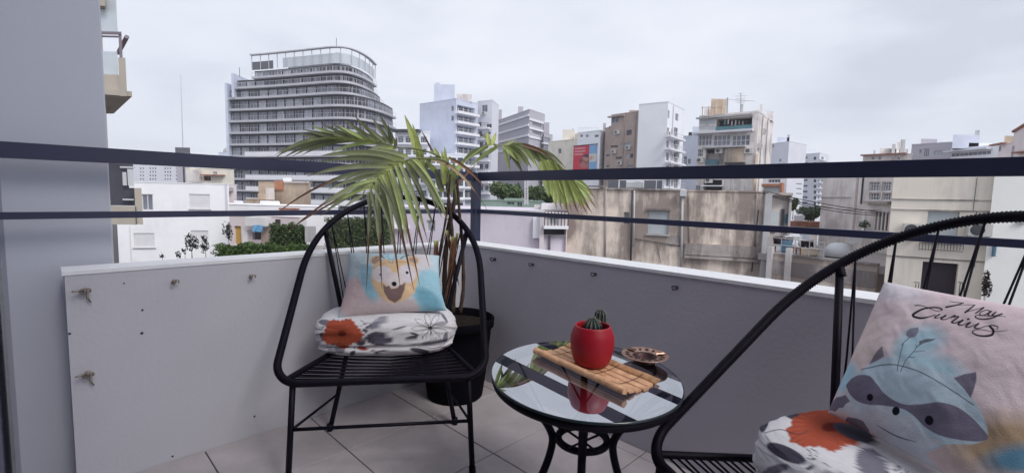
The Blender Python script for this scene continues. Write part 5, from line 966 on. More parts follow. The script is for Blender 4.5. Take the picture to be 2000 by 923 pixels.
b = Bld('rooftop_hut', 'pink plaster hut left of the tall pink wall at the far right', [(1938, 41), (1967, 39)], (1952, 281, 40), 'pink_render', 5, lip=.1)
b.roofbox(1947, 265, 1967, 284, 41, 3, 'tan_render', 'water_tank'); b.blk(0, 1940, 280, 1966, 283, .0, .3, 'terracotta', 'eave'); b.loggia(0, 1945, 287, 1955, 296, .6); b.done()
b = Bld('house', 'tall pinkish white gable wall at the far right edge', [(1964, 30), (2075, 26)], (1966, 258, 30), 'pink_render', 8, lip=0)
A, t_, n_, L = b.fr(0); zz0, zz1 = b.z1, at(2000, 229, 28)[2]; mb = MB(); q = [b.W(0, 0, zz0 - .01), b.W(0, L * .40, zz1), b.W(0, L, zz1 + .4), b.W(0, L, zz0 - .01)]; bk = [p + np.r_[-n_ * 6, 0] for p in q]
mb.add(q + bk, [(0, 1, 2, 3), (4, 7, 6, 5), (0, 4, 5, 1), (1, 5, 6, 2), (2, 6, 7, 3)]); obj('gable', mb, M['pink_render'], b.o); mb = MB(); mb.tube([q[0] + np.r_[n_ * .05, .05], q[1] + np.r_[n_ * .05, .06]], .09, 6); mb.tube([q[1] + np.r_[n_ * .05, .06], q[2] + np.r_[n_ * .05, .06]], .09, 6); obj('coping', mb, M['terracotta'], b.o)
b.blk(0, 1977, 285, 1978.5, 330, .01, .08, 'concrete', 'downpipe'); b.blk(0, 1990, 296, 2010, 299, .01, .4, 'terracotta', 'eave'); b.roofbox(1997, 204, 2008, 240, 29, 1, 'aged_plaster', 'chimney', base=zz1 - .5); b.done()

# --- the big stained wall across the gap
b = Bld('stained_building', 'long rain streaked concrete building behind the right railing', [(1106, 24.5), (1184, 23.8), (1500, 21.5)], (1330, 373, 22.7), 'stained_concrete', 9, lip=.12)
b.poly = b.P + [b.P[2] + np.array([1.2, 9]), b.P[0] + np.array([.6, 9])]
b.shut(1, 1265, 412, 1306, 457, 'shutter_grey', .14, 12); b.blk(1, 1262, 407, 1309, 411, .0, .10, 'stained_ledge', 'lintel'); b.win(1, 1218, 414, 1229, 437, 'window_mid', 'stained_ledge', 1)
def pipe(px0, y0, px1, y1, r_, m_, out=.1, name='downpipe'): u0, z0 = b.pt(1, px0, y0); u1, z1 = b.pt(1, px1, y1); mb = MB(); mb.tube([b.W(1, u0, z0, out), b.W(1, u1, z1, out)], r_, 7); obj(name, mb, M[m_], b.o, True)
pipe(1235.5, 372, 1232, 515, .045, 'dark_metal'); pipe(1239.5, 372, 1238, 480, .035, 'tank_grey', .12); pipe(1333, 383, 1330, 530, .055, 'concrete'); pipe(1184, 364, 1182, 500, .04, 'stained_ledge', .05); pipe(1481, 410, 1468, 530, .02, 'dark_metal', .05, 'cable'); pipe(1240, 466, 1335, 481, .018, 'dark_metal', .05, 'cable'); pipe(1284, 478, 1290, 512, .012, 'dark_metal', .04, 'cable'); pipe(1345, 374, 1346, 478, .02, 'stained_ledge', .04); pipe(1478, 378, 1474, 480, .03, 'stained_ledge', .05)
b.blk(1, 1328, 372, 1341, 383, .0, .3, 'tank_grey', 'junction_box'); b.blk(1, 1337, 478, 1492, 500, .01, .14, 'stained_ledge', 'ledge'); b.blk(1, 1336, 502, 1494, 507, .01, .22, 'stained_ledge', 'ledge'); b.blk(1, 1487, 378, 1500, 545, .01, .35, 'concrete', 'pier'); b.blk(1, 1305, 459, 1334, 480, .0, .02, 'stained_ledge', 'patch'); b.blk(0, 1108, 362, 1183, 365, .0, .12, 'stained_ledge', 'coping'); b.blk(1, 1186, 368, 1330, 371, .0, .10, 'stained_ledge', 'coping'); b.done()
for k_, (x0, y0, x1, d_) in enumerate(((1187, 352, 1207, 30), (1209, 352, 1222, 30), (1257, 352, 1280, 31), (1281.5, 352, 1292, 31))):
    pbox_thing('roof_panel', ('dark roof panel above the stained wall, leftmost of four', 'dark roof panel above the stained wall, second of four', 'widest dark roof panel above the stained wall', 'narrow dark roof panel above the stained wall, rightmost of four')[k_], 'panel', x0, y0, x1, (364, 365, 369, 370)[k_] + 10, d_, .2, 'window_glass', 'dark panels on the roof')
b = Bld('roof_hut', 'low white roof hut glimpsed under the rail above the stained wall', [(1207, 33), (1262, 32)], (1230, 352, 32.5), 'white_render', 4, zb=-2, lip=.1); b.blk(0, 1222, 356, 1258, 366, .0, .3, 'shutter_grey', 'railing_panel'); b.win(0, 1240, 355, 1250, 364, 'window_pale'); b.done()
# lilac wall and green roofed shed left of it
b = Bld('lilac_house', 'plain lilac wall right of the railing post', [(768, 25.5), (1062, 24.2)], (990, 412, 24.6), 'lilac_wall', 9, lip=0)
b.blk(0, 770, 408, 1062, 412.5, -.4, .10, 'concrete', 'coping'); u, z = b.pt(0, 936, 425); mb = MB(); mb.tube([b.W(0, u, z, 0), b.W(0, u, z, .12)], .06, 8); obj('vent_pipe', mb, M['dark_metal'], b.o); b.win(0, 833, 430, 850, 452, 'window_pale'); b.blk(0, 765, 440, 800, 446, .0, .3, 'white_render', 'ledge'); b.blk(0, 1042, 424, 1058, 464, .01, .25, 'slab_white', 'chimney_breast'); b.done()
b = Bld('balcony_house', 'small pinkish balcony between the lilac and stained walls', [(1056, 23.7), (1110, 23.9)], (1080, 416, 23.8), 'pink_render', 8, lip=0)
b.loggia(0, 1062, 447, 1106, 459, .5); b.blk(0, 1060, 440, 1107, 446, .0, .35, 'slab_white', 'balcony_slab'); b.loggia(0, 1062, 459.5, 1105, 497, .25, 'lilac_wall'); b.blk(0, 1073, 460, 1075.5, 497, -.2, -.05, 'louver_grey', 'door_frame'); b.rail(0, 1061, 1106, 440, .75, .33, 7); b.win(0, 1073, 425, 1088, 438, 'window_pale'); b.done()
b = Bld('green_shed', 'green roofed shed beyond the lilac wall', [(928, 36), (1062, 34)], (990, 392, 35), 'green_roof', 7, zb=-6, lip=.1)
b.win(0, 990, 393.5, 1005, 400, 'window_glass', 'green_roof'); b.win(0, 1009, 393.5, 1020, 404, 'window_glass', 'green_roof'); b.roofbox(985, 388, 1024, 393, 35, 5, 'green_roof', 'raised_roof'); b.blk(0, 925, 405, 1062, 408, .0, .5, 'slab_edge', 'gutter'); b.done()
pbox_thing('air_conditioner', 'white air conditioner box at the end of the green shed', 'air conditioner', 1044, 400, 1057, 410, 29, .5, 'ac_white'); pbox_thing('white_shed', 'low white roof box under the hanging palm frond', 'shed', 1058, 398, 1110, 410, 28, 2.5, 'shutter')
lm = thing('lattice_mast', 'thin white lattice mast beside the trees', 'mast', at(1028, 392, 33)); mb = MB()
for dx in (-3, 3): mb.tube([at(1028 + dx, 400, 33), at(1028 + dx, 350, 33)], .03, 5)
for k_ in range(10): y = 398 - k_ * 4.8; mb.tube([at(1025, y, 33), at(1031, y - 4.8, 33)], .02, 4); mb.tube([at(1031, y, 33), at(1025, y - 4.8, 33)], .02, 4)
obj('lattice', mb, M['window_frame'], lm)

# --- roof yard between the stained wall and the yellow house
ry = thing('roof_yard', 'cluttered low roof yard with a stained parapet behind the chair', 'building', at(1600, 520, 20) * np.array([1, 1, 0]) + np.array([0, 0, -16])); a = at(1500, 560, 19.2); c_ = at(1748, 600, 15.5)
zf_ = at(1560, 497, 20.5)[2]; zp_ = at(1600, 507, 19)[2]
A2, B2 = at(1502, 450, 20.8)[:2], at(1720, 450, 17.6)[:2]; t2 = (B2 - A2) / np.linalg.norm(B2 - A2); n2 = np.array([t2[1], -t2[0]]); n2 = n2 if n2 @ A2 < 0 else -n2; L2 = np.linalg.norm(B2 - A2); mid2 = (A2 + B2) / 2
mb = MB(); mb.box((*(mid2 - n2 * .1), (zp_ - 16) / 2), np.r_[t2, 0] * L2 / 2, np.r_[n2, 0] * .1, UP * (zp_ + 16) / 2); obj('parapet', mb, M['stained_concrete'], ry)
mb = MB(); mb.box((*(mid2 - n2 * .08), zp_ + .04), np.r_[t2, 0] * (L2 / 2 + .02), np.r_[n2, 0] * .16, UP * .04); obj('coping', mb, M['stained_ledge'], ry)
mb = MB(); mb.box((*(mid2 + n2 * .03), zp_ - .55), np.r_[t2, 0] * (L2 / 2 - .02), np.r_[n2, 0] * .03, UP * .30); obj('stained_band', mb, M['stained_ledge'], ry)
mb = MB(); mb.box((*(mid2 - n2 * 5.2), zf_ - .2), np.r_[t2, 0] * (L2 / 2 + .5), np.r_[n2, 0] * 5.0, UP * .15); obj('roof_floor', mb, M['roof_felt'], ry)
for x in (1512, 1553): p = A2 + t2 * ((x - 1502) / 218 * L2); mb = MB(); mb.box((*(p + n2 * .1), zp_ - .5), np.r_[t2, 0] * .1, np.r_[n2, 0] * .12, UP * .85); obj('pier', mb, M['aged_plaster'], ry)
mb = MB(); z_ = zp_ + .75
for dz in (0, -.3): mb.tube([(*A2, z_ + dz), (*(A2 + t2 * L2 * .55), z_ + dz - .05)], .018, 5)
for k_ in range(5): p = A2 + t2 * L2 * .55 * k_ / 4; mb.tube([(*p, zp_), (*p, z_)], .018, 5)
obj('pipe_railing', mb, M['concrete'], ry)
w = thing('shed', 'mottled shed with a pale blue curtain beside the stained wall', 'shed', at(1520, 440, 25)); ppart(w, 'wall', 1496, 378, 1545, 480, 25, 3, 'aged_plaster'); ppart(w, 'curtain', 1498, 413, 1522, 452, 24.9, .05, 'balcony_glass'); ppart(w, 'doorway', 1528, 408, 1534, 450, 24.92, .05, 'dark_recess'); ppart(w, 'post', 1542, 383, 1547, 470, 24.7, .3, 'concrete'); ppart(w, 'panel', 1536, 418, 1542, 436, 24.85, .05, 'barrel_blue'); ppart(w, 'roof', 1492, 376, 1548, 381, 24.3, 3.8, 'stained_ledge')
# clutter on the roof
def barrel(name, label, px, yb, yt, d, rpx, m_, cat, ribs=True):
    a = at(px, yb, d); z1 = at(px, yt, d)[2]; h = z1 - a[2]; r_ = rpx / FPX * d; o = thing(name, label, cat, a)
    prof = [(r_ * .9, 0), (r_ * .97, h * .03)] + ([(r_, h * .3), (r_ * 1.05, h * .33), (r_, h * .36), (r_, h * .64), (r_ * 1.05, h * .67), (r_, h * .70)] if ribs else []) + [(r_ * .97, h * .95), (r_ * .9, h)]
    mb = MB(); mb.lathe(prof, a, 20, cap1=True); obj('body', mb, M[m_], o, True); mb = MB(); mb.lathe([(r_ * .2, h), (r_ * .2, h + .04), (r_ * .1, h + .04)], a + np.array([r_ * .3, 0, 0]), 8, cap1=True); obj('cap', mb, M['dark_metal'], o)
barrel('water_barrel', 'blue plastic barrel on the low roof yard', 1534, 498, 470, 21, 9.5, 'barrel_blue', 'barrel')
tk = thing('water_tank', 'rounded pale water tank with a dark base on the low roof', 'tank', at(1637, 508, 19.6)); a = at(1637, 500, 19.6); r_ = 23 / FPX * 19.6; h = at(1637, 474, 19.6)[2] - a[2]
mb = MB(); mb.lathe([(r_, 0), (r_, h * .25), (r_ * 1.03, h * .28), (r_ * .98, h * .45), (r_ * .99, h * .5), (r_ * .88, h * .7), (r_ * .66, h * .9), (r_ * .3, h), (.02, h * 1.02)], a, 24, cap1=True); obj('dome', mb, M['tank_grey'], tk, True); mb = MB(); mb.lathe([(r_ * .97, -.26), (r_ * .97, -.003)], a, 24, cap1=True); obj('base', mb, M['dark_metal'], tk)
def stool(label, px, yb, yt, d, m_):
    a = at(px, yb, d); z1 = at(px, yt, d)[2]; h = z1 - a[2]; o = thing('wooden_stool', label, 'stool', a); mb = MB(); mb.abox(a[0] - .17, a[0] + .17, a[1] - .17, a[1] + .17, z1 - .05, z1); obj('seat', mb, M[m_], o)
    for sx in (-1, 1):
        for sy in (-1, 1): mb = MB(); mb.tube([(a[0] + sx * .14, a[1] + sy * .14, z1 - .05), (a[0] + sx * .17, a[1] + sy * .17, a[2])], .025, 5); obj('leg', mb, M[m_], o)
stool('brown wooden stool beside the blue barrel', 1552, 500, 482, 20.9, 'terracotta')
cl = thing('clothes_rack', 'black cloths drying on a rack on the low roof yard', 'rack', at(1578, 500, 21)); mb = MB()
for x in (1562, 1592): mb.tube([at(x, 500, 21), at(x + 2, 468, 21)], .015, 5)
mb.tube([at(1562, 469, 21), at(1594, 468, 21)], .012, 5); obj('frame', mb, M['tank_grey'], cl); mb = MB(); n_ = 14
V = [at(1565 + 24 * i / (n_ - 1), 469 + (14 + 2 * math.sin(i)) * j, 21 + .06 * math.sin(i * 1.3)) for i in range(n_) for j in (0, 1)]; V2 = [v + np.array([0, .04, 0]) for v in V]
mb.add(V, [(2 * i, 2 * i + 2, 2 * i + 3, 2 * i + 1) for i in range(n_ - 1)]); mb.add(V2, [(2 * i, 2 * i + 1, 2 * i + 3, 2 * i + 2) for i in range(n_ - 1)]); obj('cloth', mb, M['door_dark'], cl)
for k_, (nm, lb, ct, x0, y0, x1, y1, d_, dp, m_) in enumerate((('crate', 'dark crate in the shadow left of the blue barrel', 'crate', 1504, 482, 1522, 500, 21.6, .5, 'door_dark'), ('table', 'pale folding table top behind the blue barrel', 'table', 1538, 462, 1572, 467, 22.5, .7, 'shutter'), ('cabinet', 'white cabinet behind the black cloths', 'cabinet', 1588, 455, 1602, 490, 22.8, .5, 'aged_plaster'), ('box', 'low tan box right of the brown stool', 'box', 1572, 486, 1606, 498, 20.4, .5, 'tan_render'), ('bench', 'grey slab bench beside the rounded tank', 'bench', 1664, 462, 1690, 474, 18.8, .6, 'tank_grey'))):
    o = thing(nm, lb, ct, at((x0 + x1) / 2, y1, d_)); ppart(o, 'body', x0, y0 + (y1 - y0) * .12, x1, y1, d_ + .02, dp - .04, m_); ppart(o, 'lid', x0 - .4, y0, x1 + .4, y0 + (y1 - y0) * .12, d_, dp, m_)
for k_, (x0, y0, x1, d_, m_) in enumerate(((1510, 462, 1528, 22, 'door_dark'), (1528, 464, 1548, 22.3, 'louver_grey'), (1546, 476, 1556, 21.5, 'window_frame'), (1592, 478, 1600, 21.2, 'concrete'), (1558, 466, 1566, 22, 'shutter'))):
    o = thing('bucket', ('black bucket left of the blue barrel', 'grey bucket behind the blue barrel', 'white bucket right of the blue barrel', 'grey bucket right of the black cloths', 'white bucket left of the black cloths')[k_], 'bucket', at((x0 + x1) / 2, y0 + 14, d_), group='buckets on the roof yard'); a = at((x0 + x1) / 2, y0 + 14, d_); r_ = (x1 - x0) / 2 / FPX * d_; h = 14 / FPX * d_; mb = MB(); mb.lathe([(r_ * .8, 0), (r_, h), (r_ * .93, h), (r_ * .76, .05)], a, 16, cap1=True); obj('body', mb, M[m_], o, True); mb = MB(); mb.tube([a + np.array([r_ * math.cos(q), 0, h + r_ * .8 * math.sin(q)]) for q in np.linspace(0, math.pi, 9)], .008, 4); obj('handle', mb, M['tank_grey'], o)
# beyond the yard: brick planter, greenery, pale wall with lattice windows
bw = thing('brick_wall', 'low orange brick wall beyond the roof yard', 'wall', at(1576, 445, 30)); ppart(bw, 'body', 1546, 432, 1605, 450, 30.1, .4, 'terracotta')
bm = None
for r_ in range(4):
    for k_ in range(10):
        x0 = 1546 + k_ * 5.9 - (2.9 if r_ % 2 else 0); x0_, x1_ = max(x0, 1546), min(x0 + 5.4, 1604.8)
        if x1_ - x0_ > 1.5: ppart(bw, 'brick', x0_, 432.3 + r_ * 2.6, x1_, 432.3 + r_ * 2.6 + 2.2, 30.06, .05, random.choice(('terracotta', 'orange_paint', 'terracotta')))
def leafcloud(mb, fn, n, size, cols, rg):
    for _ in range(n):
        p, out = fn(rg); d = np.array([rg.gauss(0, 1), rg.gauss(0, 1), rg.gauss(0, 1)]) + out * .8; d /= np.linalg.norm(d); u = np.cross(d, (rg.random(), rg.random(), rg.random())); u /= np.linalg.norm(u) + 1e-9; v = np.cross(d, u); s = size * rg.uniform(.6, 1.4)
        c = np.asarray(rg.choice(cols)) * rg.uniform(.7, 1.35); mb.add([p - u * s, p - v * s * .5, p + u * s, p + v * s * .5], [(0, 1, 2, 3)], c)
LEAFC = [(.045, .075, .03), (.07, .105, .04), (.10, .14, .055), (.035, .055, .03)]
def in_ell(c, rx, ry, rz):
    def f(rg):
        while True:
            q = np.array([rg.uniform(-1, 1) for _ in range(3)]); r = np.linalg.norm(q)
            if r <= 1: break
        k_ = 1 + .28 * math.sin(5 * q[0] + 3 * q[2] + c[0]) * math.cos(4 * q[1] - 2 * q[2]); q = q / max(r, 1e-6) * (r ** .35) * k_
        return np.asarray(c) + q * np.array([rx, ry, rz]), q
    return f
def tree(label, px, yc, d, wpx, hpx, n, size, cols=LEAFC, name='tree', cat='tree', group=None, seed=1, base=None, lobes=5):
    rg = random.Random(seed); c = at(px, yc, d); rx, rz = wpx / FPX * d / 2, hpx / FPX * d / 2; zb = c[2] - rz * 1.7 if base is None else base; o = thing(name, label, cat, (c[0], c[1], zb), 0, group)
    mb = MB(); tops = []
    for k_ in range(lobes): tops.append(c + np.array([rg.uniform(-.6, .6) * rx, rg.uniform(-.5, .5) * rx, rg.uniform(-.35, .5) * rz]))
    f0 = np.array([c[0], c[1], zb]); fk = f0 * .45 + c * .55; mb.tube([f0, (f0 + fk) / 2 + np.array([.03, 0, 0]) * rx, fk], [rx * .09, rx * .07, rx * .05], 7)
    for q in tops: mb.tube([fk, (fk + q) / 2 + np.array([0, 0, .1 * rz]), q], [rx * .045, rx * .03, rx * .012], 5)
    obj('trunk', mb, M['trunk'], o, True); mb = MB()
    for q in tops: leafcloud(mb, in_ell(q, rx * rg.uniform(.4, .65), rx * rg.uniform(.4, .6), rz * rg.uniform(.4, .62)), n // lobes, size, cols, rg)
    obj('crown', mb, M['foliage'], o); return o
GREENS = [(.085, .13, .05), (.11, .16, .06), (.06, .10, .045), (.14, .18, .085)]
tree('soft green tree under the rail, right of the post', 985, 375, 52, 62, 46, 1800, .22, GREENS, seed=2, lobes=6)
tree('smaller green tree beside the lattice mast', 1045, 376, 50, 40, 36, 1200, .2, GREENS, seed=3)
tree('dark shrubby tree behind the hanging palm frond', 1078, 384, 42, 44, 34, 1200, .17, LEAFC, seed=4)
tree('pale green bushy tree over the brick wall', 1584, 418, 33, 44, 30, 1100, .13, [(.14, .18, .12), (.22, .26, .19), (.09, .13, .07)], seed=5)
tree('small bush by the shed post', 1550, 400, 28, 16, 34, 350, .09, LEAFC, name='bush', cat='bush', seed=6)
tree('small pot bush at the lattice window', 1690, 437, 22, 20, 18, 260, .05, [(.16, .19, .14), (.10, .14, .09)], name='bush', cat='bush', seed=7, base=at(1690, 450, 22)[2])
pbox_thing('van', 'white hut roof with dark front beyond the brick wall', 'hut', 1553, 421, 1572, 433, 32, 2, 'shutter').name = 'white_hut'; ppart(bpy.data.objects['white_hut'], 'dark_front', 1554, 426, 1570, 432, 31.94, .05, 'dark_recess')
b = Bld('plain_house', 'pale peeling plaster wall behind the cables', [(1604, 30), (1676, 27)], (1640, 335, 28.5), 'aged_plaster', 6, lip=.1); b.blk(0, 1604, 384, 1676, 386, .0, .06, 'concrete', 'string_course'); b.blk(0, 1668, 340, 1675, 450, .0, .2, 'aged_plaster', 'pilaster'); b.done()
b = Bld('lattice_house', 'narrow grey house with barred windows left of the yellow wall', [(1674, 24), (1746, 22)], (1710, 330, 23), 'aged_plaster', 6, lip=.1)
b.win(0, 1697, 355, 1719, 373, 'window_mid', 'window_frame', 4, 3, .05); b.win(0, 1722, 355, 1741, 373, 'window_mid', 'window_frame', 4, 3, .05); b.win(0, 1697, 376, 1719, 391, 'window_glass', 'window_frame', 4, 2, .05); b.win(0, 1722, 376, 1741, 391, 'window_glass', 'window_frame', 4, 2, .05); b.blk(0, 1695, 393, 1742, 398, .0, .3, 'stained_ledge', 'sill'); b.blk(0, 1698, 412, 1702, 450, .3, .4, 'shutter', 'post'); b.loggia(0, 1706, 414, 1740, 450, .7, 'aged_plaster'); b.blk(0, 1710, 420, 1722, 450, -.6, -.5, 'terracotta', 'door'); b.blk(0, 1684, 345, 1686, 398, .01, .06, 'dark_metal', 'downpipe')
for x in (1706, 1713, 1720, 1727, 1734): b.blk(0, x, 414, x + 1.4, 450, -.08, -.02, 'shutter', 'lattice_bar')
b.blk(0, 1700, 411, 1742, 413.5, .0, .1, 'concrete', 'lintel'); b.done()
# yellow house
b = Bld('yellow_house', 'big cream yellow house wall behind the right hand chair', [(1741, 17.2), (1938, 15.8)], (1840, 322, 16.5), 'yellow_render', 7, lip=.15)
for y0, y1 in ((389, 391), (409.5, 412), (504, 507)): u, z = b.pt(0, 1840, (y0 + y1) / 2); b.blk(0, 0, z - .018, b.fr(0)[3], z + .018, .0, .035, 'stained_ledge', 'string_course', False)
b.shut(0, 1810, 413, 1872, 470, 'shutter_grey', .12, 14, True); b.loggia(0, 1796, 512, 1866, 640, .2, 'door_dark')
mb = MB()
for k_ in range(15): u, z = b.pt(0, 1793 + k_ * 6.1, 488); mb.tube([b.W(0, u, z, .14), b.W(0, u, z + .28, .14)], .008, 5)
for y in (476, 488): (ua, za_), (ub, zb_) = b.pt(0, 1793, y), b.pt(0, 1879, y); zm = b.pt(0, 1836, y)[1]; mb.tube([b.W(0, ua, zm, .14), b.W(0, ub, zm, .14)], .010, 5)
obj('window_grill', mb, M['dark_metal'], b.o)
for x0, x1 in ((1783, 1794), (1868, 1877)):
    mb = MB()
    for k_ in range(3): u, z = b.pt(0, x0 + (x1 - x0) * k_ / 2, 590); mb.tube([b.W(0, u, z, .2), b.W(0, u, z + .72, .2)], .012, 5)
    (ua, za_), (ub, _) = b.pt(0, x0, 549), b.pt(0, x1, 549); mb.tube([b.W(0, ua, za_, .2), b.W(0, ub, za_, .2)], .014, 5); obj('balcony_railing', mb, M['dark_metal'], b.o)
u, z = b.pt(0, 1906, 345)
for px0, y0, px1, y1 in ((1908, 347, 1900, 412), (1907, 412, 1903, 520)):
    ua, za_ = b.pt(0, px0, y0); ub, zb_ = b.pt(0, px1, y1); mb = MB(); mb.tube([b.W(0, ua, za_, .03), b.W(0, ub, zb_, .03)], .008, 5); obj('cable', mb, M['dark_metal'], b.o)
def aircon(label, x0, y0, x1, y1, fan):
    u0, u1, z0, z1 = b.rc(0, x0, y0, x1, y1); c = b.W(0, (u0 + u1) / 2, z0, .2); o = thing('air_conditioner', label, 'air conditioner', c, group='air conditioners on the yellow wall'); mb = MB(); b.bx(mb, 0, u0, u1, z0, z1, .05, .36); obj('casing', mb, M['ac_white'], o)
    uf, zf = b.pt(0, *fan); r_ = (z1 - z0) * .42; mb = MB(); A, t_, n_, L = b.fr(0); t3, n3 = np.r_[t_, 0], np.r_[n_, 0]; cc = b.W(0, uf, (z0 + z1) / 2, .362)
    for f_ in (1, .75, .5, .25): mb.tube([cc + r_ * f_ * (math.cos(q) * t3 + math.sin(q) * UP) for q in np.linspace(0, 2 * math.pi, 20, endpoint=False)], .012, 5, True)
    obj('fan_grille', mb, M['dark_metal'], o); mb = MB(); mb.add([cc - n3 * .001 + r_ * (math.cos(q) * t3 + math.sin(q) * UP) for q in np.linspace(0, 2 * math.pi, 24, endpoint=False)], [tuple(range(24))]); obj('fan_opening', mb, M['louver_grey'], o)
    mb = MB(); b.bx(mb, 0, u0 + .05, u0 + .08, z0 - .12, z0 - .002, .0, .34); b.bx(mb, 0, u1 - .08, u1 - .05, z0 - .12, z0 - .002, .0, .34); obj('bracket', mb, M['dark_metal'], o)
aircon('air conditioner on the yellow wall right of the shuttered window', 1886, 436, 1932, 460, (1903, 448)); aircon('air conditioner on the yellow wall left of the shuttered window', 1762, 436, 1797, 459, (1776, 448)); b.done()
b = Bld('plain_house', 'smooth pale grey wall at the right edge of the picture', [(1936, 15.6), (2110, 14.8)], (1980, 318, 15.4), 'light_render', 6, lip=.1); b.blk(0, 1984, 432, 2003, 436, .0, .1, 'concrete', 'vent_hood')
b.blk(0, 1938, 470, 1942, 500, .0, .12, 'barrel_blue', 'lamp'); b.done()
tree('dark climbing plant hanging at the corner of the yellow wall', 1925, 560, 15.2, 16, 70, 300, .05, [(.05, .035, .03), (.035, .03, .03)], name='climbing_plant', cat='plant', seed=11, base=at(1925, 640, 15.2)[2], lobes=4)
# cables across the yard
cb = MB()
for k_, (y0, y1, s_) in enumerate(((372, 414, .10), (376, 418, .14), (378, 421, .2), (374, 409, .3))):
    a, e_ = at(1490, y0, 21.3), at(1722, y1, 21.9); cb = MB(); n_ = 14; cb.tube([a + (e_ - a) * t + np.array([0, 0, -s_ * 4 * t * (1 - t)]) for t in np.linspace(0, 1, n_)], .018 if k_ < 3 else .010, 5)
    tag(obj('cable', cb, M['cable_black'], None, True), ('black cable across the roof yard, uppermost of the taut bundle', 'black cable in the middle of the bundle across the roof yard', 'black cable across the roof yard, lowest of the taut bundle', 'thin slack cable above the bundle over the roof yard')[k_], 'cable', 'cables over the roof yard')

# --- left side: white house, its neighbours and the garden
b = Bld('white_house', 'plain white house with roller shutters left of the garden', [(225, 34), (447, 36)], (350, 358, 35), 'white_render', 9, lip=.12)
b.win(0, 276, 379, 299, 411, 'window_mid', 'window_frame', 2, 1, .08); b.shut(0, 370, 379, 410, 408); b.shut(0, 261.5, 455, 302, 483, sill=True); b.shut(0, 373, 450, 407, 478)
b.blk(0, 254.5, 440, 256.5, 515, .0, .07, 'shutter', 'downpipe'); b.blk(0, 441, 358, 444, 415, .0, .12, 'slab_edge', 'chimney_flue'); b.done()
b = Bld('house', 'narrow pale wall just right of the white house', [(445, 40), (462, 40)], (452, 361, 40), 'pink_render', 6, lip=.1); b.blk(0, 447, 366, 456, 373, .0, .4, 'concrete', 'wall_box'); b.done()
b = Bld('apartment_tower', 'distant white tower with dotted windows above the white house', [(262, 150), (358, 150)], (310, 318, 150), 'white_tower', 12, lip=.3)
for y in (327, 334, 341, 348):
    for x in (273, 278, 292, 297, 302, 321, 326, 331, 343): b.win(0, x, y, x + 3, y + 3.6, random.choice(('window_glass', 'window_mid')), 'slab_edge', 1)
b.done()
b = Bld('apartment_tower', 'slim grey tower with a dark roof tank under the tall mast', [(346, 120), (372, 120)], (358, 300, 120), 'grey_cladding', 10, lip=.3); b.roofbox(345, 288, 374, 301, 120, 8, 'louver_grey', 'roof_tank'); b.blk(0, 358, 326, 361, 360, .0, .1, 'dark_recess', 'window_strip'); b.done()
ms = thing('radio_mast', 'tall thin radio mast against the sky', 'mast', at(357, 292, 124)); mb = MB(); mb.tube([at(357.5, 300, 124), at(353, 146, 124)], [.16, .05], 5); obj('pole', mb, M['slab_edge'], ms)
b = Bld('house', 'cream house with a pergola roof behind the white house', [(364, 52), (458, 52)], (410, 330, 52), 'cream_render', 8, lip=.15)
b.win(0, 398, 344, 412, 353, 'dark_recess', 'terracotta', 2); b.win(0, 416, 335, 424, 343, 'window_pale'); b.blk(0, 372, 332, 395, 356, .0, .5, 'aged_plaster', 'bay'); b.blk(0, 398, 341, 440, 343, .0, .6, 'terracotta', 'pergola_beam'); b.roofbox(425, 322, 445, 334, 53, 4, 'white_render', 'roof_hut'); b.done()
b = Bld('domed_tower', 'tiny pale domed tower on the skyline left of the curved tower', [(429, 170), (449, 170)], (438, 298, 170), 'pale_blank', 6, lip=.3); mb = MB(); c_ = at(438, 298, 171); mb.lathe([(1.5, 0), (1.4, .9), (1.0, 1.7), (.4, 2.2), (.1, 2.6)], (c_[0], c_[1] + 2, b.z1), 14, cap1=True); obj('dome', mb, M['concrete'], b.o, True); b.win(0, 434, 306, 441, 314, 'window_mid'); b.done()
# beige neighbour seen edge on past the pillar
nb_ = thing('apartment_building', 'beige neighbouring balconies seen edge on behind the grey pillar', 'building', at(240, 300, 12) * np.array([1, 1, 0]) + np.array([0, 0, -16]))
def npart(nm, x0, y0, x1, y1, d, dp, m_): return ppart(nb_, nm, x0, y0, x1, y1, d, dp, m_)
mb = MB(); mb.prism([at(40, 300, 12.6)[:2], at(212, 300, 12.6)[:2], at(212, 300, 20)[:2], at(40, 300, 20)[:2]], -16, 9); obj('wall', mb, M['beige_concrete'], nb_)
npart('balcony_post', 243, 113, 257, 188, 11.6, .5, 'beige_concrete'); npart('balcony_front', 205, 146, 243, 184, 11.75, .2, 'beige_concrete'); npart('glass_screen', 205, 101, 242, 145, 11.8, .04, 'balcony_glass'); npart('upper_glass', 205, 0, 245, 62, 12.5, .04, 'balcony_glass'); npart('railing_post', 246, 68, 252, 113, 11.7, .06, 'mauve_metal'); npart('top_rail', 203, 62, 252, 67, 11.68, .06, 'mauve_metal'); npart('second_rail', 203, 70, 246, 73, 11.72, .04, 'mauve_metal')
mb = MB(); q = [at(205, 184.5, 11.62), at(258, 188.5, 11.62), at(258, 188.5, 12.1), at(222, 222, 13.4), at(200, 222, 13.4)]; q2 = [p + UP * .12 for p in q]; mb.add(q + q2, [(0, 1, 2, 3, 4), (9, 8, 7, 6, 5)] + [(i, (i + 1) % 5, 5 + (i + 1) % 5, 5 + i) for i in range(5)]); obj('soffit', mb, M['beige_concrete'], nb_)
mb = MB(); mb.tube([at(248, 72, 11.72), at(231, 104, 12.3)], .05, 6); obj('brace', mb, M['mauve_metal'], nb_); npart('upper_soffit', 200, -14, 224, 12, 12.3, 1.0, 'beige_concrete')
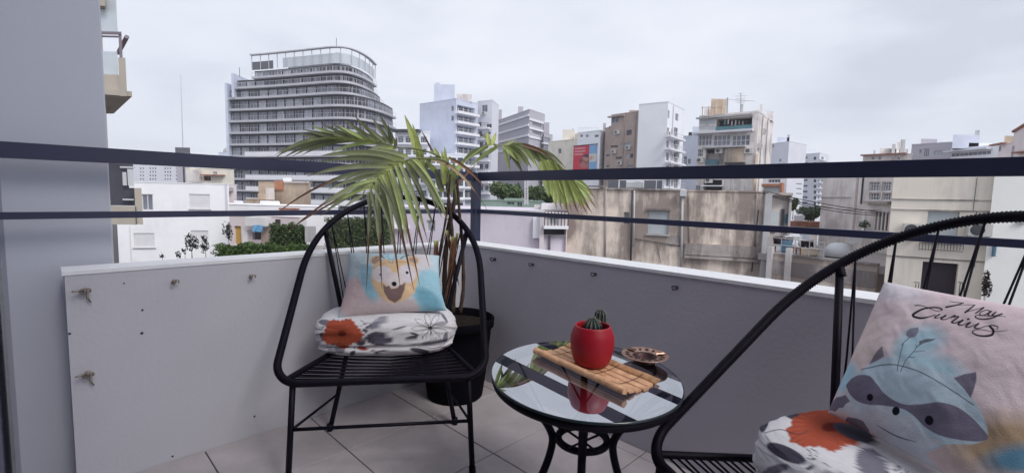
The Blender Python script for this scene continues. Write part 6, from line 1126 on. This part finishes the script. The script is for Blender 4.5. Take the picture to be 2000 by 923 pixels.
npart('lower_post', 262, 367, 276, 438, 11.8, .4, 'beige_concrete'); npart('lower_front', 200, 402, 262, 438, 11.9, .15, 'beige_concrete'); npart('lower_recess', 200, 318, 262, 401, 12.5, .1, 'dark_recess'); npart('lower_post_gap', 261.8, 403, 263.5, 438, 11.78, .02, 'dark_recess')
for x0, y0, x1, y1 in ((240, 336, 248, 362), (250, 330, 262, 362), (238, 388, 260, 391), (236, 325, 266, 328)): npart('window_frame', x0, y0, x1, y1, 12.4, .06, 'tank_grey')
npart('lamp', 252, 362, 262, 367, 12.2, .2, 'shutter')
# garden on a terrace below
zg = at(520, 500, 20)[2]
mb = MB(); mb.prism([at(x, 400, d)[:2] for x, d in ((428, 18.8), (775, 18.2), (770, 27.5), (446, 27.5))], zg - .8, zg - .35); struct('terrace', mb, M['roof_felt'])
b = Bld('peach_house', 'peeling peach coloured house below the curved tower', [(505, 42), (607, 40)], (560, 356, 41), 'tan_render', 8, zb=-10, lip=.1)
b.blk(0, 538, 353, 554, 371, .0, .1, 'orange_paint', 'brick_patch'); b.roofbox(553, 347, 570, 356, 41, 2, 'white_render', 'roof_tank'); b.blk(0, 558, 354, 604, 357, .0, .15, 'aged_plaster', 'coping'); b.done()
b = Bld('stepped_house', 'small stepped peach roof left of the peach house', [(480, 40), (530, 39)], (500, 390, 39.5), 'tan_render', 6, zb=-10, lip=.1); b.roofbox(503, 378, 519, 392, 40, 3, 'tan_render', 'step'); b.roofbox(519, 367, 536, 392, 40, 3, 'aged_plaster', 'step'); b.blk(0, 481, 399, 506, 402, .0, .2, 'concrete', 'step_edge'); b.done()
b = Bld('garden_building', 'long low white building behind the garden', [(446, 31), (660, 30)], (560, 402, 30.5), 'white_render', 4, zb=-8, lip=.05); b.roofbox(456, 394, 474, 404, 31, 3, 'white_render', 'parapet_step'); b.roofbox(507, 394, 546, 404, 31, 3, 'white_render', 'parapet_step'); b.blk(0, 550, 406, 585, 410, .0, .3, 'terracotta', 'tile_edge'); b.done()
b = Bld('garden_wall', 'pinkish garden wall with an ochre door', [(446, 26.5), (596, 26)], (500, 422, 26.3), 'pink_render', 2, zb=-8, lip=.05, cat='wall')
b.loggia(0, 457.5, 441, 471, 476, .15, 'ochre_door'); b.blk(0, 480, 448, 490, 479, .0, .3, 'shutter', 'white_gate'); b.blk(0, 493, 423, 531, 440, .0, .6, 'shutter', 'awning'); b.loggia(0, 492, 452, 512, 468, .3, 'louver_grey'); b.blk(0, 512, 446, 536, 478, .0, .1, 'brown_render', 'brick_panel'); b.blk(0, 491, 468, 512, 479, .0, .1, 'pink_render', 'planter_ledge'); b.blk(0, 540, 428, 548, 440, .0, .1, 'dark_metal', 'lamp'); b.done()
tp_ = thing('tarp', 'bright blue tarp hanging under the white awning', 'tarp', at(503, 453, 25.4)); mb = MB(); n_ = 12; V = [at(493 + 20 * i / (n_ - 1), 439.5 + 13 * j / 4, 25.4 + .05 * math.sin(i * .9 + j)) for i in range(n_) for j in range(5)]; mb.add(V, [(i * 5 + j, i * 5 + j + 5, i * 5 + j + 6, i * 5 + j + 1) for i in range(n_ - 1) for j in range(4)]); mb.add([v + np.array([0, .02, 0]) for v in V], [(i * 5 + j, i * 5 + j + 1, i * 5 + j + 6, i * 5 + j + 5) for i in range(n_ - 1) for j in range(4)]); obj('sheet', mb, M['blue_tarp'], tp_)
pbox_thing('utility_box', 'grey utility cabinet at the right end of the garden', 'cabinet', 594, 442, 616, 473, 24.5, .6, 'concrete'); pbox_thing('white_board', 'white board between the ivy and the utility cabinet', 'board', 584, 423, 598, 441, 25.6, .2, 'shutter')
def ivy(label, x0, y0, x1, y1, d0, d1, n, size, name='ivy', cat='hedge', thick=.45, seed=1, cols=LEAFC, bcol=(.025, .035, .02)):
    rg = random.Random(seed); mb = MB(); ctr = at((x0 + x1) / 2, y1, (d0 + d1) / 2); o = thing(name, label, cat, ctr)
    def f(r):
        t = r.random(); d = d0 + (d1 - d0) * t; x = x0 + (x1 - x0) * t; top = y0 + 5 * math.sin(t * 17 + seed) * math.sin(t * 7) ; y = top + (y1 - top) * r.random(); out = np.array([0, -1.0, .3]); return at(x, y, d) + np.array([0, -thick * r.random() * (1 + .5 * math.sin(x * .5) * math.sin(y * .4)), 0]), out
    leafcloud(mb, f, n, size, cols, rg); obj('leaves', mb, M['foliage'], o)
    bk = MB(); A_, B_ = at(x0, y0 + 6, d0), at(x1, y0 + 6, d1); A2_, B2_ = at(x0, y1, d0), at(x1, y1, d1); bk.add([A_, B_, B2_, A2_] + [p + np.array([0, .3, 0]) for p in (A_, B_, B2_, A2_)], [(0, 3, 2, 1), (4, 5, 6, 7), (0, 1, 5, 4), (1, 2, 6, 5), (2, 3, 7, 6), (3, 0, 4, 7)], bcol); obj('stems', bk, M['foliage'], o); return o
ivy('dense dark ivy wall in the garden beside the pink wall', 533, 438, 594, 480, 25.4, 25, 4200, .06, seed=3)
ivy('clipped green hedge along the front of the garden', 430, 475, 607, 501, 19.6, 19.2, 6000, .045, name='hedge', seed=5, cols=[(.07, .12, .035), (.10, .16, .045), (.045, .08, .03)])
ivy('ivy covered wall seen through the back of the woven chair', 640, 422, 764, 492, 22.5, 22, 4200, .055, seed=8, cols=LEAFC + [(.08, .11, .06), (.11, .15, .08)], bcol=(.20, .18, .15))
DK = [(.03, .035, .04), (.05, .06, .06), (.02, .025, .03)]
for k_, (px, yc, w_, h_, lb) in enumerate(((374, 478, 22, 46, 'tallest dark conifer shrub in front of the white house'), (401, 478, 16, 44, 'slim dark shrub below the lower right shutter'), (347, 496, 12, 18, 'tiny grey shrub left of the conifer shrubs'), (361, 490, 10, 16, 'small dark sprig between the tiny shrub and the conifer'), (317, 500, 10, 12, 'lone dark sprig in front of the white wall'))):
    tree(lb, px, yc, 18.5, w_, h_, int(w_ * h_ * .22), .05, DK, name='shrub', cat='shrub', group='dark shrubs before the white house', seed=20 + k_, base=at(px, 508, 18.5)[2], lobes=6)
tree('wispy vine climbing the right corner of the white house', 446, 445, 20, 16, 60, 230, .05, DK, name='vine', cat='vine', seed=31, base=at(446, 500, 20)[2], lobes=6)

# ------------------------------------------------------------------ thin city air
HAZE = 0.0007
mb = MB(); mb.abox(-345, 345, -75, 345, -17.2, 62); hz = obj('haze', mb, [], None); hz['kind'] = 'stuff'
hm = bpy.data.materials.new('haze_air'); hm.use_nodes = True; ht = hm.node_tree; ht.nodes.clear(); ho = ht.nodes.new('ShaderNodeOutputMaterial'); hv = ht.nodes.new('ShaderNodeVolumePrincipled')
hv.inputs['Color'].default_value = (.86, .88, .94, 1); hv.inputs['Density'].default_value = HAZE; hv.inputs['Anisotropy'].default_value = .2; ht.links.new(hv.outputs[0], ho.inputs['Volume']); hz.data.materials.append(hm)
